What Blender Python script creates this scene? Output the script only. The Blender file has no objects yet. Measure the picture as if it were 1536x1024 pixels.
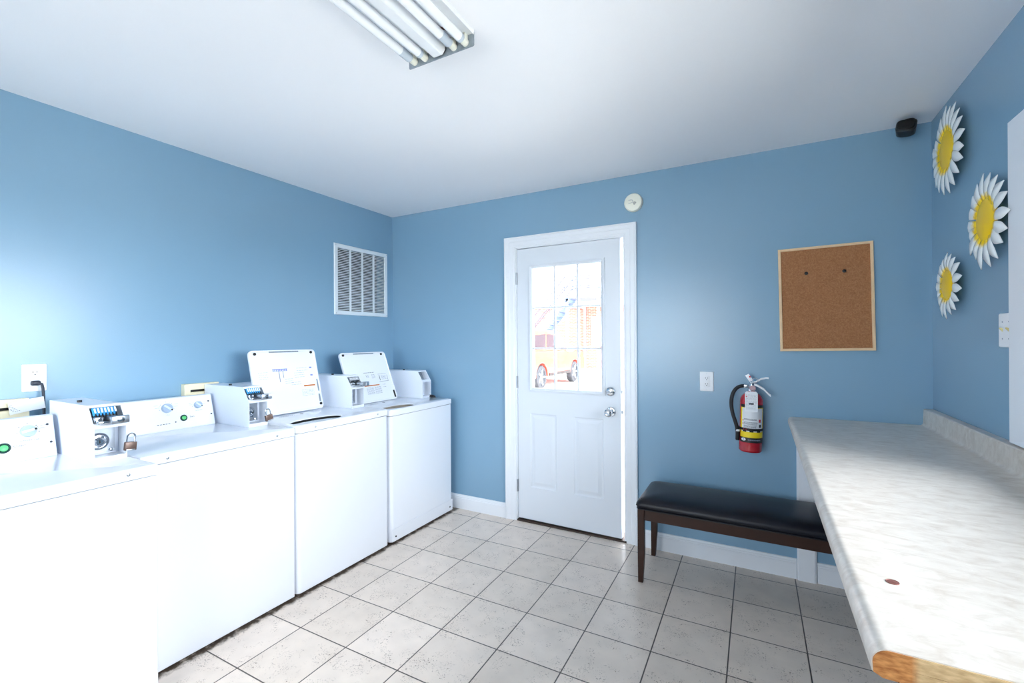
import bpy, bmesh, math, random
from mathutils import Vector, Matrix
random.seed(7)
SC = bpy.context.scene
COL = SC.collection
PI = math.pi
R = math.radians

# ------------------------------------------------------------------ materials
def srgb(r, g, b):
    f = lambda c: (c/12.92 if c <= .04045 else ((c+.055)/1.055)**2.4)
    return (f(r/255), f(g/255), f(b/255), 1)

def mat(name, color, rough=.5, metal=0, coat=0, spec=.5, bump=None, var=None, emit=None):
    """Principled material; bump=(scale, strength, distance); var=(scale, amount) mottles the colour."""
    m = bpy.data.materials.new(name); m.use_nodes = True
    nt = m.node_tree; N = nt.nodes; L = nt.links
    b = N['Principled BSDF']
    b.inputs['Base Color'].default_value = color
    b.inputs['Roughness'].default_value = rough
    b.inputs['Metallic'].default_value = metal
    b.inputs['Coat Weight'].default_value = coat
    b.inputs['Specular IOR Level'].default_value = spec
    tc = N.new('ShaderNodeTexCoord')
    if var:
        n = N.new('ShaderNodeTexNoise'); n.inputs['Scale'].default_value = var[0]; n.inputs['Detail'].default_value = 5
        L.new(tc.outputs['Object'], n.inputs['Vector'])
        r = N.new('ShaderNodeMapRange'); r.inputs[1].default_value = .3; r.inputs[2].default_value = .7
        r.inputs[3].default_value = 1-var[1]; r.inputs[4].default_value = 1+var[1]
        L.new(n.outputs['Fac'], r.inputs[0])
        mx = N.new('ShaderNodeVectorMath'); mx.operation = 'SCALE'
        mx.inputs[0].default_value = color[:3]
        L.new(r.outputs[0], mx.inputs['Scale'])
        L.new(mx.outputs[0], b.inputs['Base Color'])
    if bump:
        n = N.new('ShaderNodeTexNoise'); n.inputs['Scale'].default_value = bump[0]; n.inputs['Detail'].default_value = 3
        L.new(tc.outputs['Object'], n.inputs['Vector'])
        bp = N.new('ShaderNodeBump'); bp.inputs['Strength'].default_value = bump[1]; bp.inputs['Distance'].default_value = bump[2]
        L.new(n.outputs['Fac'], bp.inputs['Height']); L.new(bp.outputs[0], b.inputs['Normal'])
    if emit:
        b.inputs['Emission Color'].default_value = emit[0]; b.inputs['Emission Strength'].default_value = emit[1]
    return m

M = {}
M['wall'] = mat('blue_wall_paint', srgb(128, 165, 191), .27, spec=.65, bump=(260, .12, .002), var=(1.2, .015))
M['ceil'] = mat('ceiling_paint', srgb(243, 243, 246), .7, bump=(300, .1, .002))
M['trim'] = mat('white_trim_paint', srgb(232, 236, 242), .35, var=(6, .015))
M['door'] = mat('white_door_paint', srgb(222, 228, 236), .4)
M['appl'] = mat('white_appliance_enamel', srgb(226, 229, 236), .16, coat=.3)
M['applside'] = mat('coin_box_enamel', srgb(226, 232, 242), .28)
M['panel'] = mat('console_face', srgb(234, 236, 240), .3)
M['liner'] = mat('lid_liner', srgb(236, 239, 245), .25)
M['dark'] = mat('black_gap', srgb(14, 15, 18), .6)
M['black'] = mat('black_plastic', srgb(14, 15, 20), .45)
M['rubber'] = mat('black_rubber', srgb(26, 27, 32), .55)
M['chrome'] = mat('chrome', srgb(205, 210, 216), .12, 1)
M['steel'] = mat('brushed_steel', srgb(176, 182, 190), .32, 1, var=(40, .06))
M['galv'] = mat('galvanised_sheet', srgb(150, 160, 170), .45, .6, var=(60, .12))
M['knob'] = mat('grey_knob_plastic', srgb(164, 182, 204), .35)
M['knobline'] = mat('knob_pointer_ridge', srgb(215, 225, 238), .35)
M['green'] = mat('green_button', srgb(90, 205, 120), .3)
M['greenring'] = mat('dark_green_ring', srgb(12, 58, 52), .35)
M['ink'] = mat('grey_printing', srgb(62, 66, 78), .6)
M['inkpale'] = mat('pale_printing', srgb(138, 146, 164), .6)
M['blueink'] = mat('blue_printing', srgb(128, 138, 205), .6)
M['orange'] = mat('orange_warning_bar', srgb(205, 118, 40), .5)
M['bluepl'] = mat('blue_coin_insert', srgb(52, 150, 214), .35)
M['cream'] = mat('cream_enamel', srgb(232, 222, 190), .4, var=(8, .03))
M['tubw'] = mat('porcelain_tub', srgb(196, 208, 222), .3)
M['tubb'] = mat('grey_tan_tub', srgb(176, 168, 158), .5, var=(18, .12))  # mottled grey-tan, for the corner washer's tub
M['brass'] = mat('dull_brass', srgb(112, 92, 84), .4, .6, var=(50, .1))
M['red'] = mat('red_enamel', srgb(178, 18, 36), .22, coat=.5)
M['yellow'] = mat('yellow_label', srgb(246, 214, 20), .4)
M['labelw'] = mat('white_label', srgb(226, 228, 232), .45)
M['paper'] = mat('white_tag_card', srgb(232, 235, 240), .6)
M['redink'] = mat('red_printing', srgb(205, 45, 60), .5)
M['leather'] = mat('dark_navy_leatherette', srgb(13, 14, 24), .36, spec=.3, bump=(420, .15, .002), var=(5, .12))
M['walnut'] = mat('dark_brown_wood', srgb(52, 30, 22), .4, spec=.3, var=(14, .14))
M['petal'] = None
M['disc'] = mat('yellow_painted_metal', srgb(255, 210, 8), .35, var=(8, .04))
M['alm'] = mat('almond_plastic', srgb(238, 238, 224), .4)
M['plate'] = mat('white_cover_plate', srgb(240, 243, 248), .35)
M['ivory'] = mat('aged_ivory_toggle', srgb(206, 190, 130), .4)
M['tube'] = mat('white_lamp_glass', srgb(246, 247, 249), .2)
M['tubend'] = mat('aged_tube_end', srgb(196, 206, 216), .25)
M['fixw'] = mat('white_fixture_enamel', srgb(238, 240, 243), .3)
M['cord'] = mat('dark_cord', srgb(32, 40, 56), .45)
M['louv'] = mat('vent_enamel', srgb(222, 230, 236), .4)
M['pinew'] = mat('pine_frame', srgb(232, 200, 160), .45, var=(20, .06))
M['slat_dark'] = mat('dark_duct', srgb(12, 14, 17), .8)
M['copper'] = mat('dull_copper', srgb(140, 92, 84), .45, .5, var=(180, .25))
M['conc'] = mat('concrete_paving', srgb(214, 208, 198), .8, var=(2, .06))
M['carred'] = mat('red_car_paint', srgb(188, 66, 48), .3, coat=.6)
M['carglass'] = mat('tinted_car_glass', srgb(40, 44, 52), .08)
M['siding'] = mat('pale_siding', srgb(196, 174, 164), .7)
M['stairm'] = mat('blue_grey_stair_steel', srgb(100, 116, 150), .5)
M['rail'] = mat('dark_stair_rail', srgb(52, 58, 72), .5)
M['tyre'] = mat('tyre_rubber', srgb(38, 40, 46), .7)
M['alloy'] = mat('alloy_wheel', srgb(190, 196, 206), .3, .8)

def glass(name, tint):
    m = bpy.data.materials.new(name); m.use_nodes = True
    nt = m.node_tree; N = nt.nodes; L = nt.links
    N.remove(N['Principled BSDF'])
    t = N.new('ShaderNodeBsdfTransparent'); t.inputs[0].default_value = tint
    g = N.new('ShaderNodeBsdfGlossy'); g.inputs['Roughness'].default_value = .02
    f = N.new('ShaderNodeFresnel'); f.inputs[0].default_value = 1.45
    mx = N.new('ShaderNodeMixShader')
    L.new(f.outputs[0], mx.inputs[0]); L.new(t.outputs[0], mx.inputs[1]); L.new(g.outputs[0], mx.inputs[2])
    L.new(mx.outputs[0], N['Material Output'].inputs[0])
    return m
M['glass'] = glass('window_glass', (.97, .98, .98, 1))

def floor_mat():
    m = bpy.data.materials.new('beige_floor_tile'); m.use_nodes = True
    nt = m.node_tree; N = nt.nodes; L = nt.links; b = N['Principled BSDF']
    tc = N.new('ShaderNodeTexCoord')
    mp = N.new('ShaderNodeMapping'); mp.vector_type = 'TEXTURE'
    mp.inputs['Location'].default_value = (-1.929, 2.908, 0); mp.inputs['Rotation'].default_value = (0, 0, R(.43))
    L.new(tc.outputs['Object'], mp.inputs[0])
    br = N.new('ShaderNodeTexBrick'); br.offset = 0; br.squash = 1
    br.inputs['Scale'].default_value = 1; br.inputs['Brick Width'].default_value = .2999; br.inputs['Row Height'].default_value = .2999
    br.inputs['Mortar Size'].default_value = .0030; br.inputs['Mortar Smooth'].default_value = .2
    br.inputs['Color1'].default_value = srgb(228, 214, 202); br.inputs['Color2'].default_value = srgb(218, 204, 191)
    br.inputs['Mortar'].default_value = srgb(84, 76, 72)
    L.new(mp.outputs[0], br.inputs['Vector'])
    cl = N.new('ShaderNodeTexNoise'); cl.inputs['Scale'].default_value = 9; cl.inputs['Detail'].default_value = 6
    L.new(tc.outputs['Object'], cl.inputs['Vector'])
    r1 = N.new('ShaderNodeMapRange'); r1.inputs[1].default_value = .3; r1.inputs[2].default_value = .7
    r1.inputs[3].default_value = .93; r1.inputs[4].default_value = 1.05
    L.new(cl.outputs['Fac'], r1.inputs[0])
    # veins of small pits: thin threshold of a warped fine noise, gathered in clusters
    fn = N.new('ShaderNodeTexNoise'); fn.inputs['Scale'].default_value = 150; fn.inputs['Detail'].default_value = 4; fn.inputs['Distortion'].default_value = 1.2
    L.new(tc.outputs['Object'], fn.inputs['Vector'])
    cn = N.new('ShaderNodeTexNoise'); cn.inputs['Scale'].default_value = 13; cn.inputs['Detail'].default_value = 4; cn.inputs['Distortion'].default_value = .8
    L.new(tc.outputs['Object'], cn.inputs['Vector'])
    a1 = N.new('ShaderNodeMapRange'); a1.inputs[1].default_value = .58; a1.inputs[2].default_value = .65
    L.new(fn.outputs['Fac'], a1.inputs[0])
    a2 = N.new('ShaderNodeMapRange'); a2.inputs[1].default_value = .49; a2.inputs[2].default_value = .60
    L.new(cn.outputs['Fac'], a2.inputs[0])
    mu = N.new('ShaderNodeMath'); mu.operation = 'MULTIPLY'; L.new(a1.outputs[0], mu.inputs[0]); L.new(a2.outputs[0], mu.inputs[1])
    sc = N.new('ShaderNodeVectorMath'); sc.operation = 'SCALE'
    L.new(br.outputs['Color'], sc.inputs[0]); L.new(r1.outputs[0], sc.inputs['Scale'])
    mix = N.new('ShaderNodeMix'); mix.data_type = 'RGBA'
    L.new(mu.outputs[0], mix.inputs['Factor']); L.new(sc.outputs[0], mix.inputs['A']); mix.inputs['B'].default_value = srgb(128, 110, 98)
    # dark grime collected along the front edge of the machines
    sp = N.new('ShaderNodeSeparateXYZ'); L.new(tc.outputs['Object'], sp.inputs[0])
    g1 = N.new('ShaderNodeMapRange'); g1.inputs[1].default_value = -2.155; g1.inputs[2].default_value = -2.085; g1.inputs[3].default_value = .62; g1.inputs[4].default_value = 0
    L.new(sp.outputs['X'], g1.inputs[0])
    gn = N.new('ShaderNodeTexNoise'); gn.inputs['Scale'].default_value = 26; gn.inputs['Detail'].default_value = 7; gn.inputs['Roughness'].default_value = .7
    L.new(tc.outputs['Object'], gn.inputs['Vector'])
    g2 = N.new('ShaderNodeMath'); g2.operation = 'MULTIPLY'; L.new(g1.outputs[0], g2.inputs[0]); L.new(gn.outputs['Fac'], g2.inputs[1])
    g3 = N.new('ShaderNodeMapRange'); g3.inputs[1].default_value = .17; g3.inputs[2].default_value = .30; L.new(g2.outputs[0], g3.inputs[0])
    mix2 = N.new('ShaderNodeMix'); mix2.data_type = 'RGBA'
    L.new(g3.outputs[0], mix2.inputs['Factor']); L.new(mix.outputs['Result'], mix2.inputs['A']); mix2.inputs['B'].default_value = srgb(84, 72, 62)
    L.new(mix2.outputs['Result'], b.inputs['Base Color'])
    b.inputs['Roughness'].default_value = .30
    bp = N.new('ShaderNodeBump'); bp.inputs['Strength'].default_value = .5; bp.inputs['Distance'].default_value = .003; bp.invert = True
    L.new(br.outputs['Fac'], bp.inputs['Height']); L.new(bp.outputs[0], b.inputs['Normal'])
    return m

def laminate_mat():
    m = bpy.data.materials.new('mottled_beige_laminate'); m.use_nodes = True
    nt = m.node_tree; N = nt.nodes; L = nt.links; b = N['Principled BSDF']
    tc = N.new('ShaderNodeTexCoord')
    n = N.new('ShaderNodeTexNoise'); n.inputs['Scale'].default_value = 16; n.inputs['Detail'].default_value = 9; n.inputs['Roughness'].default_value = .68; n.inputs['Distortion'].default_value = .6
    mp = N.new('ShaderNodeMapping'); mp.inputs['Scale'].default_value = (1, 2.2, 1.5); L.new(tc.outputs['Object'], mp.inputs[0]); L.new(mp.outputs[0], n.inputs['Vector'])
    cr = N.new('ShaderNodeValToRGB'); e = cr.color_ramp.elements
    e[0].position = .25; e[0].color = srgb(188, 175, 162)
    e[1].position = .75; e[1].color = srgb(227, 221, 213)
    k = e.new(.5); k.color = srgb(211, 203, 194)
    L.new(n.outputs['Fac'], cr.inputs[0]); L.new(cr.outputs[0], b.inputs['Base Color'])
    b.inputs['Roughness'].default_value = .33
    return m

def cork_mat():
    m = bpy.data.materials.new('cork'); m.use_nodes = True
    nt = m.node_tree; N = nt.nodes; L = nt.links; b = N['Principled BSDF']
    tc = N.new('ShaderNodeTexCoord')
    n = N.new('ShaderNodeTexNoise'); n.inputs['Scale'].default_value = 170; n.inputs['Detail'].default_value = 5; n.inputs['Roughness'].default_value = .7
    L.new(tc.outputs['Object'], n.inputs['Vector'])
    cr = N.new('ShaderNodeValToRGB'); e = cr.color_ramp.elements
    e[0].position = .3; e[0].color = srgb(140, 92, 58)
    e[1].position = .72; e[1].color = srgb(184, 134, 92)
    k = e.new(.5); k.color = srgb(164, 112, 74)
    L.new(n.outputs['Fac'], cr.inputs[0]); L.new(cr.outputs[0], b.inputs['Base Color'])
    b.inputs['Roughness'].default_value = .9
    return m

def particle_mat():
    """Raw particle board: orange brown at the rolled nose, paler further in."""
    m = bpy.data.materials.new('raw_particle_board'); m.use_nodes = True
    nt = m.node_tree; N = nt.nodes; L = nt.links; b = N['Principled BSDF']
    tc = N.new('ShaderNodeTexCoord')
    mp = N.new('ShaderNodeMapping'); mp.inputs['Scale'].default_value = (60, 60, 170); mp.inputs['Rotation'].default_value = (0, .5, 0)
    L.new(tc.outputs['Object'], mp.inputs[0])
    n = N.new('ShaderNodeTexNoise'); n.inputs['Scale'].default_value = 1; n.inputs['Detail'].default_value = 5
    L.new(mp.outputs[0], n.inputs['Vector'])
    cr = N.new('ShaderNodeValToRGB'); e = cr.color_ramp.elements
    e[0].position = .3; e[0].color = srgb(150, 86, 36); e[1].position = .7; e[1].color = srgb(214, 148, 84)
    cr2 = N.new('ShaderNodeValToRGB'); e = cr2.color_ramp.elements
    e[0].position = .3; e[0].color = srgb(186, 150, 104); e[1].position = .7; e[1].color = srgb(222, 190, 142)
    L.new(n.outputs['Fac'], cr.inputs[0]); L.new(n.outputs['Fac'], cr2.inputs[0])
    sp = N.new('ShaderNodeSeparateXYZ'); L.new(tc.outputs['Object'], sp.inputs[0])
    mr = N.new('ShaderNodeMapRange'); mr.inputs[1].default_value = .045; mr.inputs[2].default_value = .055
    L.new(sp.outputs['X'], mr.inputs[0])
    mix = N.new('ShaderNodeMix'); mix.data_type = 'RGBA'
    L.new(mr.outputs[0], mix.inputs['Factor']); L.new(cr.outputs[0], mix.inputs['A']); L.new(cr2.outputs[0], mix.inputs['B'])
    L.new(mix.outputs['Result'], b.inputs['Base Color']); b.inputs['Roughness'].default_value = .85
    return m

def brick_mat():
    m = bpy.data.materials.new('pale_red_brick'); m.use_nodes = True
    nt = m.node_tree; N = nt.nodes; L = nt.links; b = N['Principled BSDF']
    tc = N.new('ShaderNodeTexCoord')
    mp = N.new('ShaderNodeMapping'); mp.inputs['Rotation'].default_value = (R(90), 0, 0)
    L.new(tc.outputs['Object'], mp.inputs[0])
    br = N.new('ShaderNodeTexBrick'); br.inputs['Scale'].default_value = 1
    br.inputs['Brick Width'].default_value = .24; br.inputs['Row Height'].default_value = .08; br.inputs['Mortar Size'].default_value = .006
    br.inputs['Color1'].default_value = srgb(172, 98, 82); br.inputs['Color2'].default_value = srgb(160, 88, 74); br.inputs['Mortar'].default_value = srgb(190, 172, 162)
    L.new(mp.outputs[0], br.inputs['Vector']); L.new(br.outputs['Color'], b.inputs['Base Color'])
    b.inputs['Roughness'].default_value = .85
    return m

def petal_mat():
    """White enamel petal with yellow paint brushed onto its root (object space, distance from the flower's centre)."""
    m = bpy.data.materials.new('white_petal_enamel'); m.use_nodes = True
    nt = m.node_tree; N = nt.nodes; L = nt.links; b = N['Principled BSDF']
    tc = N.new('ShaderNodeTexCoord')
    sp = N.new('ShaderNodeSeparateXYZ'); L.new(tc.outputs['Object'], sp.inputs[0])
    cx = N.new('ShaderNodeCombineXYZ'); L.new(sp.outputs['Y'], cx.inputs[0]); L.new(sp.outputs['Z'], cx.inputs[1])
    ln = N.new('ShaderNodeVectorMath'); ln.operation = 'LENGTH'; L.new(cx.outputs[0], ln.inputs[0])
    nz = N.new('ShaderNodeTexNoise'); nz.inputs['Scale'].default_value = 90
    L.new(tc.outputs['Object'], nz.inputs['Vector'])
    ad = N.new('ShaderNodeMath'); ad.operation = 'MULTIPLY_ADD'; ad.inputs[1].default_value = .03; L.new(nz.outputs['Fac'], ad.inputs[0])
    L.new(ln.outputs['Value'], ad.inputs[2])
    at = N.new('ShaderNodeAttribute'); at.attribute_type = 'OBJECT'; at.attribute_name = 'disc_radius'
    dv = N.new('ShaderNodeMath'); dv.operation = 'DIVIDE'; L.new(ad.outputs[0], dv.inputs[0]); L.new(at.outputs['Fac'], dv.inputs[1])
    mr = N.new('ShaderNodeMapRange'); mr.inputs[1].default_value = 1.14; mr.inputs[2].default_value = 1.32
    L.new(dv.outputs[0], mr.inputs[0])
    mix = N.new('ShaderNodeMix'); mix.data_type = 'RGBA'
    L.new(mr.outputs[0], mix.inputs['Factor']); mix.inputs['A'].default_value = srgb(244, 206, 20); mix.inputs['B'].default_value = srgb(236, 240, 242)
    L.new(mix.outputs['Result'], b.inputs['Base Color']); b.inputs['Roughness'].default_value = .4
    return m

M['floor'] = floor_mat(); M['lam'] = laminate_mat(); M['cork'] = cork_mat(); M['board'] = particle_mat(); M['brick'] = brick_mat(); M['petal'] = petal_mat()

# ------------------------------------------------------------------ mesh builder (world coordinates)
class MB:
    def __init__(s): s.bm = bmesh.new(); s.xf = Matrix.Identity(4)
    def at(s, m): s.xf = m; return s
    def v(s, p): return s.bm.verts.new(s.xf @ Vector(p))
    def f(s, vs):
        try: return s.bm.faces.new(vs)
        except ValueError: return None
    def box(s, x0, x1, y0, y1, z0, z1, bev=0, seg=2):
        c = [s.v((x, y, z)) for z in (z0, z1) for y in (y0, y1) for x in (x0, x1)]
        fs = [s.f([c[i] for i in q]) for q in ((0, 2, 3, 1), (4, 5, 7, 6), (0, 1, 5, 4), (2, 6, 7, 3), (0, 4, 6, 2), (1, 3, 7, 5))]
        if bev:
            es = list({e for f in fs for e in f.edges})
            bmesh.ops.bevel(s.bm, geom=es, offset=bev, segments=seg, affect='EDGES', profile=.5)
        return s
    def loft(s, rings, cap=True, closed=True):
        vr = [[s.v(p) for p in r] for r in rings]
        n = len(vr[0])
        for a, b in zip(vr, vr[1:]):
            for i in range(n if closed else n-1):
                j = (i+1) % n
                s.f([a[i], a[j], b[j], b[i]])
        if cap and closed:
            s.f(list(reversed(vr[0]))); s.f(vr[-1])
        return s
    def prism(s, pts, a, b):
        """pts: ring at parameter; a, b: functions placing (u, v) at each end."""
        return s.loft([[a(*p) for p in pts], [b(*p) for p in pts]])
    def prism_y(s, xz, y0, y1): return s.prism(xz, lambda x, z: (x, y0, z), lambda x, z: (x, y1, z))
    def prism_z(s, xy, z0, z1): return s.prism(xy, lambda x, y: (x, y, z0), lambda x, y: (x, y, z1))
    def prism_x(s, yz, x0, x1): return s.prism(yz, lambda y, z: (x0, y, z), lambda y, z: (x1, y, z))
    def lathe(s, c, axis, prof, n=24, cap=True):
        """prof: list of (radius, distance along the axis) from point c."""
        ax = Vector(axis).normalized(); t = ax.orthogonal().normalized(); w = ax.cross(t)
        rings = [[Vector(c)+ax*h+(t*math.cos(2*PI*i/n)+w*math.sin(2*PI*i/n))*max(r, 1e-5) for i in range(n)] for r, h in prof]
        return s.loft(rings, cap)
    def cyl(s, p0, p1, r, n=16, r1=None):
        d = Vector(p1)-Vector(p0)
        return s.lathe(p0, d, [(r, 0), (r if r1 is None else r1, d.length)], n)
    def tube(s, pts, r, n=10):
        pts = [Vector(p) for p in pts]; rings = []; t0 = None
        for i, p in enumerate(pts):
            d = (pts[min(i+1, len(pts)-1)]-pts[max(i-1, 0)]).normalized()
            if t0 is None: t0 = d.orthogonal().normalized()
            t0 = (t0-d*t0.dot(d)).normalized(); w = d.cross(t0)
            rr = r[i] if isinstance(r, (list, tuple)) else r
            rings.append([p+(t0*math.cos(2*PI*k/n)+w*math.sin(2*PI*k/n))*rr for k in range(n)])
        return s.loft(rings)
    def build(s, name, m, parent=None, bevel=0, smooth=True, ang=38, label=None, seg=2):
        bm = s.bm
        bmesh.ops.recalc_face_normals(bm, faces=bm.faces)
        inv = Matrix.Identity(4)
        if parent is not None:
            r = parent
            while r.parent: r = r.parent
            inv = r.matrix_basis.inverted()
        bm.transform(inv)
        if smooth:
            for f in bm.faces: f.smooth = True
            for e in bm.edges:
                if len(e.link_faces) == 2 and e.calc_face_angle(0) > R(ang): e.smooth = False
        me = bpy.data.meshes.new(name); bm.to_mesh(me); bm.free()
        me.materials.append(m)
        o = bpy.data.objects.new(name, me); COL.objects.link(o)
        if parent is not None: o.parent = parent
        if bevel:
            b = o.modifiers.new('bevel', 'BEVEL'); b.width = bevel; b.segments = seg; b.limit_method = 'ANGLE'; b.angle_limit = R(40)
        if label: o['label'] = label
        return o

def tag(o, label=None, cat=None, group=None, kind=None):
    if label: o['label'] = label
    if cat: o['category'] = cat
    if group: o['group'] = group
    if kind: o['kind'] = kind
    return o
def thing(name, loc, label, cat, group=None, kind=None):
    o = bpy.data.objects.new(name, None); COL.objects.link(o); o.location = loc
    o.empty_display_size = .05
    o.matrix_basis = Matrix.Translation(loc)
    return tag(o, label, cat, group, kind)

def rrect(x0, x1, y0, y1, r, n=5, corners=(1, 1, 1, 1)):
    """Rounded rectangle, counter-clockwise; corners in order (x1,y0),(x1,y1),(x0,y1),(x0,y0)."""
    out = []
    for k, (cx, cy, a) in enumerate(((x1, y0, -90), (x1, y1, 0), (x0, y1, 90), (x0, y0, 180))):
        sx = -1 if cx == x1 else 1; sy = -1 if cy == y1 else 1
        if not corners[k] or r <= 0: out.append((cx, cy)); continue
        for i in range(n+1):
            t = R(a+90*i/n); out.append((cx+sx*r+r*math.cos(t), cy+sy*r+r*math.sin(t)))
    return out

def text(parent, name, body, size, mtx, m, depth=.0004, align='CENTER'):
    cu = bpy.data.curves.new(name, 'FONT'); cu.body = body; cu.size = size; cu.extrude = depth; cu.align_x = align; cu.align_y = 'CENTER'
    o = bpy.data.objects.new(name, cu); COL.objects.link(o)
    dg = bpy.context.evaluated_depsgraph_get()
    me = bpy.data.meshes.new_from_object(o.evaluated_get(dg))
    bpy.data.objects.remove(o); bpy.data.curves.remove(cu)
    r = parent
    while r.parent: r = r.parent
    me.transform(r.matrix_basis.inverted() @ mtx)
    me.name = name; me.materials.clear(); me.materials.append(m)
    q = bpy.data.objects.new(name, me); COL.objects.link(q); q.parent = parent
    return q

def frame_mtx(o, x, y):
    """Matrix whose local X and Y follow the given directions from origin o."""
    x = Vector(x).normalized(); y = Vector(y); y = (y-x*y.dot(x)).normalized(); z = x.cross(y)
    m = Matrix((x, y, z)).transposed().to_4x4(); m.translation = Vector(o)
    return m

# ------------------------------------------------------------------ room
XL, XR, YB, YF, ZC = -2.847, .767, 3.025, -1.75, 2.445
T = .14
DX0, DX1, DZ = -1.628, -.770, 2.075          # door opening
WY0, WY1, WZ0, WZ1 = .42, 2.06, 1.02, 1.98    # window opening

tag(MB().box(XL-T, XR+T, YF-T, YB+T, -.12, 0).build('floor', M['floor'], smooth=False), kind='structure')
tag(MB().box(XL-T, XR+T, YF-T, YB+T, ZC, ZC+.12).build('ceiling', M['ceil'], smooth=False), kind='structure')
VY0, VY1, VZ0, VZ1 = 2.412, 2.932, 1.58, 2.088    # duct opening behind the vent
w = MB().box(XL-T, XL, YF-T, VY0, 0, ZC).box(XL-T, XL, VY1, YB+T, 0, ZC).box(XL-T, XL, VY0, VY1, 0, VZ0).box(XL-T, XL, VY0, VY1, VZ1, ZC)
tag(w.build('wall_left', M['wall'], smooth=False), kind='structure')
w = MB().box(XL, DX0, YB, YB+T, 0, ZC).box(DX1, XR, YB, YB+T, 0, ZC).box(DX0, DX1, YB, YB+T, DZ, ZC)
tag(w.build('wall_back', M['wall'], smooth=False), kind='structure')
w = MB().box(XR, XR+T, YF-T, WY0, 0, ZC).box(XR, XR+T, WY1, YB+T, 0, ZC).box(XR, XR+T, WY0, WY1, 0, WZ0).box(XR, XR+T, WY0, WY1, WZ1, ZC)
tag(w.build('wall_right', M['wall'], smooth=False), kind='structure')
FX0, FX1, FZ0, FZ1 = -2.6, -.35, .65, 2.2  # front wall opening for the added fill window
w = MB().box(XL, FX0, YF-T, YF, 0, ZC).box(FX1, XR, YF-T, YF, 0, ZC).box(FX0, FX1, YF-T, YF, 0, FZ0).box(FX0, FX1, YF-T, YF, FZ1, ZC)
tag(w.build('wall_front', M['wall'], smooth=False), kind='structure')

# baseboards
def base_profile(): return [(0, 0), (-.014, 0), (-.014, .085), (-.0115, .088), (-.0115, .096), (-.008, .1), (-.006, .11), (0, .112)]
def baseboard_back(name, x0, x1):
    pts = base_profile()
    b = MB(); b.prism(pts, lambda d, z: (x0, YB+d, z), lambda d, z: (x1, YB+d, z))
    return tag(b.build(name, M['trim'], smooth=False), kind='structure')
baseboard_back('baseboard_back', XL, -1.706)
baseboard_back('baseboard_back', -.706, .178)
baseboard_back('baseboard_back', .276, XR)
b = MB(); b.prism(base_profile(), lambda d, z: (XR+d, YF, z), lambda d, z: (XR+d, YB-.016, z))
tag(b.build('baseboard_right', M['trim'], smooth=False), kind='structure')
b = MB(); b.prism(base_profile(), lambda d, z: (XL-d, YF, z), lambda d, z: (XL-d, YB-.016, z))
tag(b.build('baseboard_left', M['trim'], smooth=False), kind='structure')

# door casing (stepped profile), mitred at the top
b = MB()
ox0, ox1, oz = -1.703, -.7075, 2.128
ix0, ix1, iz = -1.612, -.796, 2.050
prof = [(0, .019), (.10, .021), (.16, .016), (.45, .015), (.5, .012), (.80, .011), (.86, .008), (1, .007)]   # (0 outer .. 1 inner, thickness)
def ring(fr, th):
    a0 = ox0+(ix0-ox0)*fr; a1 = ox1+(ix1-ox1)*fr; az = oz+(iz-oz)*fr; y = YB-th
    return [(a0, y, 0), (a0, y, az), (a1, y, az), (a1, y, 0)]
rings = [[(ox0, YB, 0), (ox0, YB, oz), (ox1, YB, oz), (ox1, YB, 0)]]+[ring(*p) for p in prof]+[[(ix0, YB, 0), (ix0, YB, iz), (ix1, YB, iz), (ix1, YB, 0)]]
b.loft(rings, cap=False, closed=False)
tag(b.build('trim_1', M['trim'], smooth=False), kind='structure')
# jambs and head inside the wall
b = MB().box(DX0, ix0+.006, YB+.001, YB+T, 0, DZ).box(ix1+.012, DX1, YB+.001, YB+T, 0, DZ).box(ix0+.006, ix1+.012, YB+.001, YB+T, iz-.008, DZ)
b.box(ix0+.006, ix0+.018, YB+.062, YB+.1, 0, iz-.008)
b.box(ix0+.018, ix1+.012, YB+.0515, YB+.1, iz-.03, iz-.008)
tag(b.build('trim_2', M['trim'], smooth=False), kind='structure')
tag(MB().box(ix0+.006, ix1+.012, YB-.012, YB+T, 0, .012).build('trim_3', mat('worn_brown_threshold', srgb(64, 50, 42), .5, var=(30, .15)), smooth=False), kind='structure')

# vertical white board carrying the counter on the back wall
b = MB().prism_z([(.180, YB), (.180, YB-.014), (.186, YB-.024), (.262, YB-.024), (.272, YB-.018), (.272, YB)], 0, .868)
tag(b.build('trim_4', M['trim'], smooth=False), kind='structure')

# ------------------------------------------------------------------ door
SX0, SX1, SZ0, SZ1 = -1.602, -.817, .021, 2.036
SY = YB+.006; ST = .044
GX0, GX1, GZ0, GZ1 = -1.481, -.945, .996, 1.890
door = thing('door_1', (SX0, SY, 0), None, None, kind='structure')
def panel_zone(mb, x0, x1, z0, z1, y):
    """A moulded panel: groove, slope and raised field, facing -y."""
    def rr(i, d): return [(x0+i, y+d, z0+i), (x1-i, y+d, z0+i), (x1-i, y+d, z1-i), (x0+i, y+d, z1-i)]
    mb.loft([rr(0, 0), rr(.008, .006), rr(.018, .006), rr(.040, -.0005), rr(.044, -.0005)], cap=False)
    q = [mb.v(p) for p in rr(.044, -.0005)]; mb.f(q)
P1 = (-1.500, -1.288, .262, .812); P2 = (-1.155, -.938, .262, .812)
b = MB()
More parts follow.
